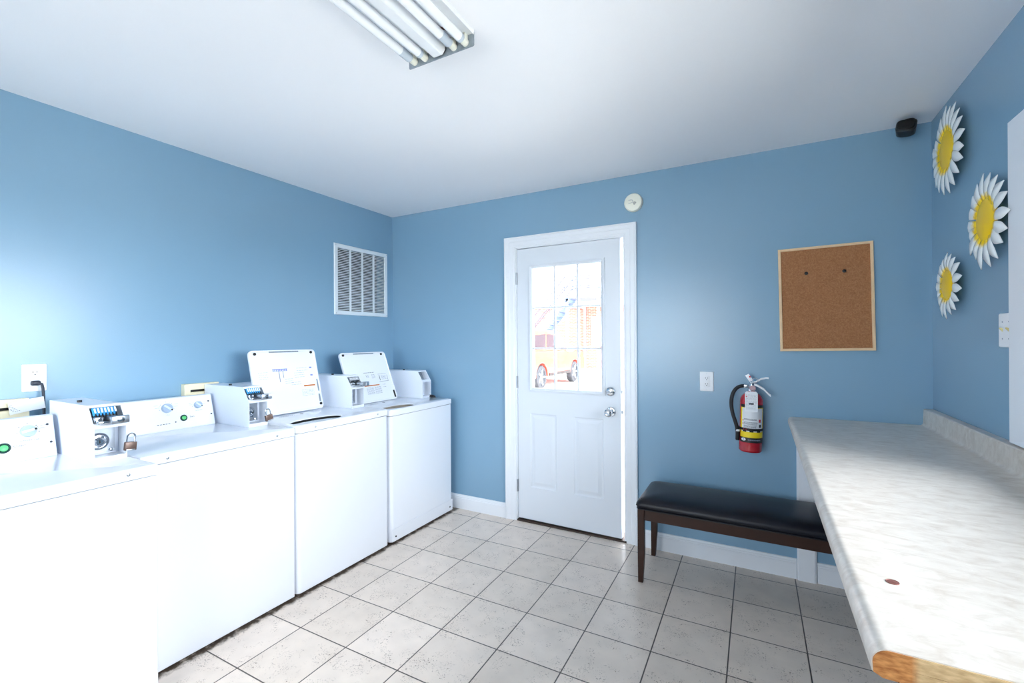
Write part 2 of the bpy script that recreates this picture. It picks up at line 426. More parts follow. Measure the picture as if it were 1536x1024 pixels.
# front face as strips around the glass and the two panels
def quad(x0, x1, z0, z1, y=SY): b.f([b.v((x0, y, z0)), b.v((x1, y, z0)), b.v((x1, y, z1)), b.v((x0, y, z1))])
quad(SX0, SX1, SZ0, P1[2]); quad(SX0, P1[0], P1[2], P1[3]); quad(P1[1], P2[0], P1[2], P1[3]); quad(P2[1], SX1, P1[2], P1[3])
quad(SX0, SX1, P1[3], GZ0); quad(SX0, GX0, GZ0, GZ1); quad(GX1, SX1, GZ0, GZ1); quad(SX0, SX1, GZ1, SZ1)
for P in (P1, P2): panel_zone(b, *P, SY)
yb_ = SY+ST
quad(SX0, SX1, SZ0, GZ0, yb_); quad(SX0, GX0, GZ0, GZ1, yb_); quad(GX1, SX1, GZ0, GZ1, yb_); quad(SX0, SX1, GZ1, SZ1, yb_)
for (x0, x1, z0, z1) in ((SX0, SX1, SZ0, SZ1), (GX0, GX1, GZ0, GZ1)):
    b.loft([[(x0, y, z0), (x1, y, z0), (x1, y, z1), (x0, y, z1)] for y in (SY, yb_)], cap=False)
bmesh.ops.remove_doubles(b.bm, verts=b.bm.verts, dist=1e-5)
b.build('door_slab', M['door'], door, smooth=False)
# glazing frame, bars and pane
b = MB()
def rr(i, d): return [(GX0+i, SY+d, GZ0+i), (GX1-i, SY+d, GZ0+i), (GX1-i, SY+d, GZ1-i), (GX0+i, SY+d, GZ1-i)]
b.loft([rr(-.024, 0), rr(-.022, -.009), rr(-.012, -.012), rr(-.006, -.008), rr(.004, -.005), rr(.006, .018)], cap=False)
b.build('glazing_frame', M['door'], door, smooth=False)
b = MB()
for k in (1, 2):
    x = GX0+(GX1-GX0)*k/3; b.box(x-.006, x+.006, SY+.006, SY+.03, GZ0, GZ1)
    z = GZ0+(GZ1-GZ0)*k/3; b.box(GX0, GX1, SY+.007, SY+.029, z-.006, z+.006)
b.build('glazing_bars', M['door'], door, smooth=False)
MB().box(GX0+.001, GX1-.001, SY+.016, SY+.02, GZ0+.001, GZ1-.001).build('door_pane', M['glass'], door, smooth=False)
# lock and knob
def knob_axis(x, z): return (x, SY, z)
b = MB().lathe((-.886, SY, 1.004), (0, -1, 0), [(.032, 0), (.032, .006), (.029, .013), (.024, .016)], 28)
dbl = b.build('deadbolt', M['chrome'], door)
MB().box(-.902, -.870, SY-.034, SY-.016, .999, 1.009, bev=.003).build('thumb_turn', M['steel'], dbl)
b = MB().lathe((-.886, SY, .866), (0, -1, 0), [(.034, 0), (.034, .006), (.03, .011), (.013, .014), (.012, .032), (.018, .038), (.026, .048), (.028, .058), (.025, .068), (.018, .072), (.016, .071)], 28)
kn = b.build('door_knob', M['chrome'], door)
MB().lathe((-.886, SY-.071, .866), (0, -1, 0), [(.013, 0), (.012, .004), (.005, .005)], 20).build('lock_button', M['steel'], kn)
for z in (1.818, 1.040, .262):
    b = MB().cyl((SX0-.006, SY-.006, z-.045), (SX0-.006, SY-.006, z+.045), .0065, 12)
    b.box(SX0-.014, SX0+.002, SY-.003, SY+.001, z-.045, z+.045)
    b.build('hinge', M['steel'], door)
b = MB()
for z in (1.004, .866): b.box(SX1-.001, SX1+.012, SY+.014, SY+.03, z-.011, z+.011)
b.build('latch_bolt', M['steel'], door)
MB().box(SX0+.003, SX1-.003, SY+.006, SY+.036, .0135, .024).build('door_sweep', M['rubber'], door, smooth=False)
door.matrix_basis = Matrix.Translation((SX0, SY, 0)) @ Matrix.Rotation(R(-.9), 4, 'Z')

# ------------------------------------------------------------------ window in the right wall
win = thing('window_1', (XR, (WY0+WY1)/2, WZ0), None, None, kind='structure')
def yzr(y0, y1, z0, z1, x): return [(x, y0, z0), (x, y1, z0), (x, y1, z1), (x, y0, z1)]
b = MB()
b.loft([yzr(WY0-.105, WY1+.105, WZ0-.0195, WZ1+.105, XR), yzr(WY0-.105, WY1+.105, WZ0-.0195, WZ1+.105, XR-.022),
        yzr(WY0-.012, WY1+.012, WZ0-.0005, WZ1+.012, XR-.018), yzr(WY0, WY1, WZ0, WZ1, XR-.014), yzr(WY0, WY1, WZ0, WZ1, XR+T)], cap=False)
b.build('window_casing', M['trim'], win, smooth=False)
b = MB()
xs0, xs1 = XR+.05, XR+.09; zm = (WZ0+WZ1)/2
for (y0, y1, z0, z1) in ((WY0, WY0+.05, WZ0, WZ1), (WY1-.05, WY1, WZ0, WZ1), (WY0+.05, WY1-.05, WZ0, WZ0+.05), (WY0+.05, WY1-.05, WZ1-.05, WZ1), (WY0+.05, WY1-.05, zm-.02, zm+.02)):
    b.box(xs0, xs1, y0, y1, z0, z1)
b.build('window_sash', M['trim'], win, smooth=False)
MB().box(XR+.068, XR+.072, WY0+.05, WY1-.05, WZ0+.05, WZ1-.05).build('window_pane', M['glass'], win, smooth=False)
# unseen window added behind the viewpoint to fill the room with daylight
fill_win = thing('fill_window', ((FX0+FX1)/2, YF, FZ0), None, None, kind='structure')
b = MB()
for (x0, x1, z0, z1) in ((FX0, FX0+.06, FZ0, FZ1), (FX1-.05, FX1, FZ0, FZ1), (FX0+.06, FX1-.05, FZ0, FZ0+.05), (FX0+.06, FX1-.05, FZ1-.05, FZ1)):
    b.box(x0, x1, YF-.1, YF-.05, z0, z1)
b.build('window_sash', M['trim'], fill_win, smooth=False)
MB().box(FX0+.06, FX1-.05, YF-.077, YF-.073, FZ0+.05, FZ1-.05).build('window_pane', M['glass'], fill_win, smooth=False)

# ------------------------------------------------------------------ machines
def coin_box(root, yc, xf, ztop, slide=True, lock='round', H=.905):
    """Metal coin box standing on the machine's top; front at x = xf, open niches to the front."""
    W = .052; t = .003; d = .07
    zb, zm, zt = H, H+.133, ztop
    xb = xf-.425; xt = xf-.055
    b = MB()
    prof = [(xf, zb), (xf, zm), (xt, zt), (xb, zt), (xb, zb)]
    for y in (yc-W, yc+W-t): b.prism_y(prof, y, y+t)                       # side walls
    b.prism_y([(xt, zt), (xb, zt), (xb, zt-t), (xt-.001, zt-t)], yc-W+t, yc+W-t)   # top
    b.box(xb, xb+t, yc-W+t, yc+W-t, zb, zt-t)                               # back
    b.box(xf-.1, xf, yc-W+t, yc+W-t, zb, zb+.016)                          # bottom lip
    b.prism_y([(xf, zm-.006), (xf, zm+.004), (xf-.006, zm+.013), (xf-.06, zm+.013), (xf-.06, zm-.006)], yc-W+t, yc+W-t)   # divider
    b.prism_y([(xt+.004, zt-.010), (xt, zt-t), (xt-.02, zt-t), (xt-.02, zt-.010)], yc-W+t, yc+W-t)
    b.box(xf-d-.003, xf-d, yc-W+t, yc+W-t, zb+.016, zm-.006)                # niche back
    cb = b.build('coin_box', M['applside'], root, smooth=False)
    # upper niche back (sloped)
    b = MB().prism_y([(xf-d, zm+.013), (xt-.05, zt-t), (xt-.053, zt-t), (xf-d-.003, zm+.013)], yc-W+t, yc+W-t)
    b.build('niche_back', M['galv'], cb, smooth=False)
    # lock plate and cylinder
    xp = xf-d
    MB().box(xp, xp+.002, yc-W+t+.004, yc+W-t-.012, zb+.022, zm-.012).build('lock_plate', M['steel'], cb, smooth=False)
    if lock:
        yl, zl = yc-.014, zb+.068
        MB().lathe((xp+.002, yl, zl), (1, 0, 0), [(.034, 0), (.033, .004), (.026, .009), (.025, .005), (.018, .006), (.0175, .016), (.013, .018), (.011, .012), (.004, .012)], 28).build('lock_cylinder', M['chrome'], cb)
        MB().box(xp+.0125, xp+.016, yl-.0015, yl+.0015, zl-.006, zl+.006).build('keyhole', M['dark'], cb, smooth=False)
        MB().lathe((xp+.002, yc+W-.028, zb+.03), (1, 0, 0), [(.007, 0), (.007, .004), (.003, .006)], 12).build('bolt', M['chrome'], cb)
    if slide:
        # blue coin insert with upright slots, then the chrome slide that pushes in
        sl = Vector((xt-xf, 0, zt-zm)).normalized()          # up the slope
        base = Vector((xf-.028, 0, zm+.045))
        m = frame_mtx((base.x, yc-.006, base.z), (0, 1, 0), sl)
        b = MB().at(m).box(-.038, .034, -.004, .03, -.004, .004, bev=.003)
        ins = b.build('coin_slots', M['bluepl'] if slide == 'blue' else M['steel'], cb)
        b = MB().at(m)
        for k in range(7): b.box(-.033+k*.0105, -.0275+k*.0105, .006, .026, .004, .0065, bev=.001)
        b.build('slot_ribs', M['plate'], cb)
        b = MB().at(m)
        for k in range(7): b.box(-.033+k*.0105, -.029+k*.0105, -.014, .002, .003, .0055)
        b.build('slot_teeth', M['dark'], cb, smooth=False)
        zs = zm+.030
        b = MB().box(xf-.065, xf+.012, yc-.042, yc+.036, zs-.018, zs-.008, bev=.002)
        b.box(xf-.05, xf-.008, yc-.046, yc-.02, zs-.018, zs+.008, bev=.003)
        b.build('coin_slide', M['chrome'], cb)
        b = MB().box(xf-.03, xf+.062, yc-.010, yc+.030, zs-.008, zs+.008, bev=.004)
        b.box(xf+.056, xf+.068, yc-.022, yc+.036, zs-.016, zs+.014, bev=.004)
        hd = b.build('slide_handle', M['steel'], cb)
        MB().lathe((xf+.068, yc+.007, zs-.001), (1, 0, 0), [(.011, 0), (.011, .003), (.006, .004)], 16).build('handle_boss', M['chrome'], cb)
    MB().cyl((xb+.2, yc-.02, zt), (xb+.2, yc-.02, zt+.008), .008, 12).build('top_screw', M['black'], cb)
    return cb

def cabinet(root, y0, y1, xf, xb, H, r, cap=.041, hole=None, capr=None):
    """Body and top panel; hole = (cx, cy, ax, ay) cuts a rounded opening in the top."""
    body = MB().prism_z(rrect(xb+.01, xf-.003, y0+.002, y1-.002, r, 6, (1, 1, 0, 0)), .012, H-cap-.003).build('cabinet', M['appl'], root, bevel=.002)
    MB().prism_z(rrect(xb+.02, xf-.012, y0+.01, y1-.01, r, 6, (1, 1, 0, 0)), H-cap-.003, H-cap).build('top_seam', M['dark'], root, smooth=False)
    b = MB()
    out = rrect(xb, xf, y0, y1, r, 6, (1, 1, 0, 0))
    if not hole:
        e = .006
        ins = rrect(xb, xf-e, y0+e, y1-e, max(r-e, .001), 6, (1, 1, 0, 0))
        mid = rrect(xb, xf-e*.3, y0+e*.3, y1-e*.3, max(r-e*.3, .001), 6, (1, 1, 0, 0))
        b.loft([[(x, y, H-cap) for x, y in out], [(x, y, H-e) for x, y in out], [(x, y, H-e*.3) for x, y in mid], [(x, y, H) for x, y in ins]])
    else:
        cx, cy, ax, ay = hole; n = 72
        def outer(a, e):
            rr_ = max(r-e, .004); X0, X1, Y0, Y1 = xb, xf-e, y0+e, y1-e
            dx, dy = math.cos(a), math.sin(a); t = 1e9
            if dx > 0: t = min(t, (X1-cx)/dx)
            if dx < 0: t = min(t, (X0-cx)/dx)
            if dy > 0: t = min(t, (Y1-cy)/dy)
            if dy < 0: t = min(t, (Y0-cy)/dy)
            x, y = cx+dx*t, cy+dy*t
            for (qx, qy, sx, sy) in ((X1-rr_, Y0+rr_, 1, -1), (X1-rr_, Y1-rr_, 1, 1)):    # pull into the rounded front corners
                if (x-qx)*sx > 0 and (y-qy)*sy > 0:
                    v = Vector((x-qx, y-qy)).normalized()*rr_; x, y = qx+v.x, qy+v.y
            return x, y
        corners = [math.atan2(yy-cy, xx-cx) for xx, yy in ((xb, y0), (xb, y1), (xf, y0), (xf, y1))]
        angs = [2*PI*i/n-PI for i in range(n)]
        for c in corners:
            k = min(range(n), key=lambda i: abs(angs[i]-c)); angs[k] = c
        e = .008
        def sup(a, f):      # rounded-square-ish opening
            c, s = math.cos(a), math.sin(a); q = (abs(c/(ax*f))**2.3+abs(s/(ay*f))**2.3)**(-1/2.3)
            return cx+c*q, cy+s*q
        rings = [[(*outer(a, 0), H-cap) for a in angs], [(*outer(a, 0), H-e) for a in angs], [(*outer(a, e*.3), H-e*.3) for a in angs], [(*outer(a, e), H) for a in angs],
                 [(*sup(a, 1.18), H) for a in angs], [(*sup(a, 1.0), H-.004) for a in angs], [(*sup(a, .985), H-.008) for a in angs]]
        b.loft(rings, cap=False)
    top = b.build('top_panel', M['appl'], root, ang=50)
    return body, top

def screws(root, xf, pts, m='steel'):
    for y, z in pts:
        MB().lathe((xf, y, z), (1, 0, 0), [(.006, 0), (.0055, .0015), (.002, .003)], 12).build('screw', M[m], root)

def knob(parent, name, o, n, up, r, pointer=0):
    m = frame_mtx(o, Vector(up).cross(n), up)
    b = MB().at(m); b.lathe((0, 0, 0), (0, 0, 1), [(r, 0), (r, .006), (r*.92, .014), (r*.9, .016), (0, .016)], 28)
    k = b.build(name, M['knob'], parent)
    mm = m @ Matrix.Rotation(pointer, 4, 'Z')
    MB().at(mm).box(-r*.9, r*.9, -r*.2, r*.2, .012, .02, bev=.001).build('pointer', M['knobline'], k)
    MB().at(mm).box(r*.62, r*.92, -r*.16, r*.16, .0185, .0205).build('pointer_mark', M['dark'], k, smooth=False)
    return k

def dryer(label, y0, y1, xf, H, yc, xcf, cy_top, kind):
    root = thing('dryer', ((xf-.33), (y0+y1)/2, 0), label, 'clothes dryer')
    xb = xf-.655
    cabinet(root, y0, y1, xf, xb, H, .006)
    # console: leaning face
    yr = yc-.0685
    px0, px1 = xf-.512, xf-.556          # face bottom and top
    zb, zt = H+.002, H+.162
    prof = [(px0, H), (px0, zb+.004), (px1, zt), (px1-.012, zt+.004), (px1-.08, zt-.004), (px1-.09, H)]
    con = MB().prism_y(prof, y0+.004, yr).build('console', M['applside'], root, bevel=.002)
    up = Vector((px1-px0, 0, zt-zb)).normalized(); nrm = Vector((up.z, 0, -up.x))
    def P(y, z): return Vector((px0, y, zb))+up*((z-zb)/up.z)
    def pl(y, z, off=.0012): return P(y, z)+nrm*off
    m = frame_mtx(P((y0+.010+yr-.004)/2, (zb+zt)/2), (0, 1, 0), up)
    hw = (yr-.004-y0-.010)/2; hh = (zt-zb-.006)/2/up.z
    MB().at(m).box(-hw, hw, -hh, hh, 0, .0012).build('control_face', M['panel'], con, smooth=False)
    def tx(name, body, size, y, z, mt, align='CENTER'): return text(con, name, body, size, frame_mtx(pl(y, z), (0, 1, 0), up), mt, .0002, align)
    if kind == 'near': kd = [(.478, 1.008, .027, .6), (.660, 1.009, .0235, .2)]; st = (.590, .957, .0195)
    else: kd = [(1.208, 1.014, .0245, -.7), (1.355, 1.013, .019, -.7)]; st = (1.279, .955, .0165)
    for y, z, r, a in kd: knob(root, 'control_knob', pl(y, z), nrm, up, r, a)
    # scale arcs and ticks round the knobs
    for (y, z, r, a) in kd:
        b = MB(); c = pl(y, z, .0012); U = Vector((0, 1, 0))
        k = 13
        for i in range(k):
            t = R(-10+200*i/(k-1)); q = c+(U*math.cos(t)+up*math.sin(t))*r*1.35
            mm = frame_mtx(q, U*(-math.sin(t))+up*math.cos(t), U*math.cos(t)+up*math.sin(t))
            b.at(mm)
            if i % 3 == 0: b.box(-.0016, .0016, -.0016, .0016, 0, .0003)
            else: b.box(-r*.16, r*.16, -.0003, .0003, 0, .0003)
        for s in (-1, 1):
            for j in range(2):
                b.at(frame_mtx(c+U*s*r*(1.75+.15*j)+up*r*(.25+.5*j), U, up)); b.box(-r*.35, r*.35, -.0005, .0005, 0, .0003)
        b.build('dial_markings', M['ink'] if kind == 'near' else M['inkpale'], con, smooth=False)
    y, z, r = st
    ringo = MB().lathe(pl(y, z), nrm, [(r, 0), (r, .004), (r*.8, .006), (r*.62, .004), (0, .004)], 28).build('start_ring', M['greenring'], root)
    MB().lathe(pl(y, z)+nrm*.004, nrm, [(r*.6, 0), (r*.58, .003), (r*.4, .0045), (0, .0045)], 24).build('start_button', M['green'], ringo)
    if kind == 'near':
        tx('start_lettering', 'START', .0125, .634, .957, M['ink'])
        tx('temperature_lettering', 'TEMPERATURE', .0085, .662, .974, M['ink'])
    else:
        tx('start_lettering', 'Start', .0115, 1.320, .957, M['ink'])
        tx('temperature_lettering', 'TEMPERATURE', .0055, 1.357, .985, M['inkpale'])
        tx('cycle_lettering', 'CYCLE', .005, 1.210, .980, M['inkpale'])
        b = MB()
        for k in range(5): b.at(frame_mtx(pl(1.160+.0125*k, .936), (0, 1, 0), up)); b.box(-.004, .004, -.0016, .0016, 0, .0006)
        b.build('indicator_dashes', M['ink'], con, smooth=False)
        MB().at(frame_mtx(pl(1.240, .940), (0, 1, 0), up)).box(-.003, .003, -.003, .003, 0, .0006).build('indicator_dot', M['ink'], con, smooth=False)
    for q in ((yr-.02, zt-.035), (yr-.014, zb+.055)):
        MB().lathe(pl(*q), nrm, [(.0045, 0), (.004, .0015), (0, .002)], 12).build('console_screw', M['ink'], con)
    coin_box(root, yc, xcf, cy_top, 'blue', H=H)
    return root

d_near = dryer('white coin dryer at the left edge of the photo, pulled furthest forward', .183, .868, -2.000, .900, .805, -2.222, 1.114, 'near')
screws(d_near, -2.000, [(.775, .880), (.25, .880)])
d_far = dryer('white coin dryer with closed flat top, touching the washer with the raised label-covered lid', .872, 1.555, -2.155, .901, 1.500, -2.382, 1.113, 'far')
screws(d_far, -2.155, [(.968, .878), (1.455, .878)])

def washer(label, y0, y1, xf, H, hole, hinge, top, ly0, ly1, yc, xcf, ctop, kind):
    root = thing('washing_machine', (xf-.33, (y0+y1)/2, 0), label, 'washing machine')
    xb = xf-.655
    cabinet(root, y0, y1, xf, xb, H, .028, hole=hole)
    cx, cy, ax, ay = hole
    # tub inside
    n = 48
    def el(f, z): return [(cx+math.cos(2*PI*i/n)*ax*f, cy+math.sin(2*PI*i/n)*ay*f, z) for i in range(n)]
    tx_, ty_ = xf-.335, (y0+y1)/2
    def ci(f, z): return [(tx_+math.cos(2*PI*i/n)*.265*f, ty_+math.sin(2*PI*i/n)*.265*f, z) for i in range(n)]
    MB().loft([el(1.0, H-.008), el(1.3, H-.010), el(1.3, H-.021), el(1.2, H-.023)], cap=False).build('cavity_skirt', M['dark'] if kind == 'near' else M['tubb'], root)  # skirt under the opening; on the near washer its black paints the cavity's shade
    b = MB(); b.loft([el(1.22, H-.0235), el(1.0, H-.021), el(.95, H-.027), el(.95, H-.06), ci(.9, H-.07), ci(1, H-.09), ci(1, H-.42), ci(.3, H-.45), ci(.01, H-.45)], cap=False)
    tub = b.build('tub', M['tubw'] if kind == 'near' else M['tubb'], root)
    b = MB().lathe((tx_, ty_, H-.45), (0, 0, 1), [(.09, 0), (.05, .03), (.035, .1), (.03, .25), (.022, .27), (0, .27)], 20)
    b.build('agitator', M['plate'], tub)
    # lid standing open, its underside facing the room
    hv = Vector((hinge[0], 0, hinge[1])); tv = Vector((top[0], 0, top[1])); up = (tv-hv).normalized(); ln = (tv-hv).length
    m = frame_mtx((hinge[0], (ly0+ly1)/2, hinge[1]), (0, 1, 0), up); hw = (ly1-ly0)/2
    def rg(i, z, r): return [(x, y, z) for x, y in rrect(-hw+i, hw-i, .004+i, ln-i, r, 6)]
    b = MB().at(m); b.loft([rg(.003, -.022, .022), rg(0, -.018, .025), rg(0, -.002, .025), rg(.003, 0, .022), rg(.009, 0, .018), rg(.011, -.004, .016), rg(.018, -.004, .012)], cap=True)
    lid = b.build('lid', M['liner'], root, ang=50)
    if kind == 'near': bumpers = [(-hw+.035, ln-.022), (hw-.032, ln-.02), (hw-.018, .035)]
    else: bumpers = [(-hw+.03, ln-.02), (hw-.045, ln-.02)]
    for x, y in bumpers:
        MB().at(m).lathe((x, y, -.004), (0, 0, 1), [(.0085, 0), (.0085, .006), (.004, .007), (.0035, .003), (0, .003)], 16).build('bumper', M['black'], lid)
    b = MB().at(m)
    if kind == 'near':
        b.box(hw-.024, hw-.014, .05, .10, -.004, -.001)
        MB().at(m).box(hw-.022, hw-.014, .12, .2, -.004, -.0015).build('lid_seal', M['galv'], lid)
    else: b.box(hw-.028, hw-.016, .018, .075, -.004, .002, bev=.001)
    b.build('lid_catch', M['black'] if kind == 'far' else M['galv'], lid)
    MB().at(m).box(-.10, .10, ln-.016, ln-.008, -.002, .0015).build('lid_grip', M['galv'], lid)
    # printed instructions (too small to read in the photo: rows of strokes)
    z0, z1 = -.004, -.0035
    b = MB().at(m); rnd = random.Random(3 if kind == 'near' else 5)
    def lines(x0, x1, y, k, dy, h=.0016):
        b = MB().at(m)
        for i in range(k):
            x = x0
            while x < x1:
                wd = rnd.uniform(.006, .02); b.box(x, min(x+wd, x1), y-i*dy, y-i*dy+h, z0, z1); x += wd+.004
        b.build('print_block', M['ink'] if kind == 'far' else M['inkpale'], lid, smooth=False)
    if kind == 'near':
        lines(-hw+.04, -hw+.10, .265, 4, .014); lines(-.02, .035, .215, 3, .013); lines(.07, .15, .28, 2, .016); lines(.05, .12, .25, 3, .014); lines(.02, .09, .19, 2, .014)
        lines(.085, .175, .135, 5, .009)
        for x0, x1, y0_, y1_ in ((-.055, -.05, .2, .27), (-.028, -.024, .225, .27)): b.box(x0, x1, y0_, y1_, z0, z1)
        b.build('print_diagram', M['inkpale'], lid, smooth=False)
    else:
        lines(-.05, .055, .232, 1, .01, .003); lines(-.035, -.005, .215, 3, .010); lines(.02, .055, .215, 4, .009)
        lines(.085, .175, .215, 1, .01); lines(.115, .165, .2, 4, .009); MB().at(m).box(.095, .1, .165, .208, z0, z1).build('print_diagram', M['ink'], lid, smooth=False)
        lines(-.06, .01, .115, 7, .008); lines(.02, .085, .115, 7, .008); lines(.11, .14, .13, 2, .02)
        for (x0, x1, y0_, y1_) in ((.085, .178, .155, .157), (.178, .18, .155, .205)): b.box(x0, x1, y0_, y1_, z0, z1)
        b.build('print_frame', M['ink'], lid, smooth=False)
    if kind == 'near':
        b = MB().at(m).box(-.095, .005, .278, .283, z0, z1).box(-.095, .005, .268, .270, z0, z1)
        for k in range(9): b.box(-.092+k*.011, -.086+k*.011, .270, .279, z0, z1)
        b.build('print_heading', M['blueink'], lid, smooth=False, label='faded blue printing')
        for y_ in (.275, .225): MB().at(m).box(.165, .182, y_, y_+.01, z0, z1).build('print_mark', M['blueink'], lid, smooth=False)
        MB().at(m).box(.105, .188, .158, .167, z0, z1+.0002).build('warning_bar', M['orange'], lid, smooth=False)
    else:
        MB().at(m).box(-.075, .075, .128, .136, z0, z1+.0002).build('warning_bar', M['orange'], lid, smooth=False)
    # small printed strip on the top just in front of the lid
    b = MB(); rnd2 = random.Random(2)
    yy = ly0+.10
    while yy < ly0+.19:
        b.box(hinge[0]+.035, hinge[0]+.042, yy, yy+.008, H, H+.0004); b.box(hinge[0]+.055, hinge[0]+.06, yy, yy+.006, H, H+.0004); yy += .012
    b.build('top_print', M['ink'], root, smooth=False)
    MB().box(hinge[0]+.03, hinge[0]+.055, ly0+.245, ly0+.249, H, H+.002).build('lid_switch', M['ink'], root, smooth=False)
    # low console behind the lid
    yr = yc-.0535
    prof = [(xb+.14, H), (xb+.12, H+.15), (xb+.10, H+.2), (xb+.01, H+.2), (xb+.005, H)]
    MB().prism_y(prof, y0+.004, yr).build('console', M['applside'], root, bevel=.003)
    coin_box(root, yc, xcf, ctop, 'grey' if kind == 'near' else None, 'round' if kind == 'near' else None, H=H)
    return root

w1 = washer('white coin washer with raised lid in pale blue print, next to the dryers', 1.562, 2.246, -2.152, .907, (-2.262, 1.775, .072, .165), (-2.545, .912), (-2.640, 1.303), 1.603, 2.055, 2.195, -2.382, 1.122, 'near')
screws(w1, -2.152, [(1.680, .886), (2.145, .886)])
w2 = washer('white coin washer in the corner nearest the door, raised lid printed with diagrams', 2.258, 2.950, -2.150, .895, (-2.250, 2.440, .066, .140), (-2.510, .899), (-2.655, 1.270), 2.272, 2.722, 2.893, -2.362, 1.112, 'far')
b = MB().box(-2.1535, -2.1515, 2.275, 2.935, .028, .030)
b = MB().prism_z([(-2.152, 2.264), (-2.149, 2.268), (-2.149, 2.940), (-2.152, 2.944)], .016, .098)
kp = b.build('kick_panel', M['appl'], w2, smooth=False)
for y in (2.300, 2.905): MB().lathe((-2.149, y, .045), (1, 0, 0), [(.006, 0), (.006, .002), (0, .003)], 12).build('kick_screw', M['dark'], kp)

def padlock(label, x, y, z, tilt, grp=None):
    """Brass padlock hanging by its shackle from the coin box's right wall, body below (x, y, z)."""
    o = thing('padlock', (x, y, z), label, 'padlock')
    m = Matrix.Translation((x, y, z)) @ Matrix.Rotation(R(tilt), 4, 'X')
    MB().at(m).box(-.008, .008, -.020, .020, -.050, -.016, bev=.003).build('lock_body', M['brass'], o)
    pts = [(0, -.013, -.018)]+[(0, -.013*math.cos(PI*k/10), .004+.013*math.sin(PI*k/10)) for k in range(11)]+[(0, .013, -.018)]
    MB().at(m).tube(pts, .0028, 8).build('shackle', M['chrome'], o)
    MB().at(m).box(-.0095, .0095, -.015, .015, -.050, -.044, bev=.001).build('bottom_plate', M['steel'], o)
    return o
padlock('dull brown padlock on the coin box of the dryer at the left edge', -2.215, .868, .976, -6)
padlock('dull brown padlock on the coin box beside the raised washer lid', -2.376, 1.549, .970, 12)

b = MB(); 
rng = random.Random(4)
b.lathe((-2.35, 2.936, .890), (0, 0, 1), [(.0, 0), (.03, .0), (.034, .008), (.026, .018), (.012, .024), (0, .025)], 14)
for v in b.bm.verts:
    v.co.x += rng.uniform(-.004, .004); v.co.y = 2.936+(v.co.y-2.936)*.35; v.co.x = -2.35+(v.co.x+2.35)*1.3
tag(b.build('dark_scrap', M['rubber'], ang=80), 'small dark scrap lying beside the coin box on the corner washer', 'scrap')

# ------------------------------------------------------------------ left wall: vent, socket, cord, cream boxes
v = thing('air_vent', (XL, 2.672, 1.834), 'white slatted return air grille on the blue wall near the corner', 'air vent')
y0, y1, z0, z1 = 2.392, 2.952, 1.560, 2.108
b = MB()
def yz(i, x): return [(x, y0+i, z0+i), (x, y1-i, z0+i), (x, y1-i, z1-i), (x, y0+i, z1-i)]
b.loft([yz(0, XL), yz(.001, XL+.006), yz(.004, XL+.010), yz(.030, XL+.010), yz(.034, XL+.004), yz(.034, XL)], cap=False)
b.build('vent_frame', M['louv'], v, smooth=False)
b = MB()
for k in (1, 2, 3):
    y = y0+.034+(y1-y0-.068)*k/4; b.box(XL-.004, XL+.008, y-.006, y+.006, z0+.03, z1-.03)
b.build('vent_bars', M['louv'], v, smooth=False)
b = MB(); n = 37
for k in range(n):
    z = z0+.036+(z1-z0-.072)*(k+.5)/n
    b.prism_y([(XL+.006, z-.0036), (XL+.006, z+.0012), (XL-.006, z+.0046), (XL-.006, z-.0002)], y0+.03, y1-.03)
b.build('louvres', M['louv'], v, smooth=False)
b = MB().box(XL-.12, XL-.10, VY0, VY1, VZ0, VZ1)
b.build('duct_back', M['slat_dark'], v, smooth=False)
for yy, zz in ((y0+.012, z1-.012), (y1-.012, z1-.012), (y0+.012, z0+.012), (y1-.012, z0+.012)):
    MB().lathe((XL+.010, yy, zz), (1, 0, 0), [(.004, 0), (.003, .002), (0, .002)], 10).build('screw', M['steel'], v)

def socket_face(o, face, c, x, u, up, n, scale=1):
    """Three slots of one receptacle at centre c."""
    b = MB()
    for du, h in ((-.0065, .0075), (.0065, .0065)):
        b.at(frame_mtx(Vector(c)+Vector(u)*du+Vector(up)*.004+Vector(n)*x, u, up)); b.box(-.0012, .0012, -h/2, h/2, -.0005, .0005)
    b.at(frame_mtx(Vector(c)+Vector(up)*-.007+Vector(n)*x, u, up)); b.box(-.0022, .0022, -.0022, .0022, -.0005, .0005)
    b.build('socket_slots', M['dark'], face, smooth=False)

def cover_plate(root, o, u, up, n, w, h, m='plate'):
    mm = frame_mtx(o, u, up)
    sgn = 1 if mm.col[2].xyz.dot(Vector(n)) > 0 else -1
    def rg(i, z): return [(x, y, z*sgn) for x, y in rrect(-w/2+i, w/2-i, -h/2+i, h/2-i, .004, 3)]
    return MB().at(mm).loft([rg(0, 0), rg(.0005, .003), rg(.003, .006)]).build('cover_plate', M[m], root)

# left wall socket (u along +y is to the right seen from the room)
o = Vector((XL, .7605, 1.202)); U = Vector((0, 1, 0)); UP = Vector((0, 0, 1)); Nn = Vector((1, 0, 0))
s = thing('wall_outlet', o, 'white rectangular wall outlet with a dark plug in it, above the dryer at left', 'wall outlet')
cover_plate(s, o, U, UP, Nn, .080, .122)
f = MB().box(XL+.004, XL+.009, o.y-.017, o.y+.017, o.z-.034, o.z+.034, bev=.001).build('receptacle', M['plate'], s)
socket_face(s, f, o+UP*.022, .009, U, UP, Nn)
b = MB().box(XL+.009, XL+.0105, o.y-.012, o.y+.008, o.z-.001, o.z+.004, bev=.0006).box(XL+.009, XL+.0105, o.y-.012, o.y+.008, o.z-.008, o.z-.003, bev=.0006)
b.build('test_buttons', M['plate'], f)
for dz in (-.047, .047): MB().lathe(o+UP*dz+Nn*.006, Nn, [(.003, 0), (.002, .001), (0, .001)], 10).build('screw', M['louv'], s)

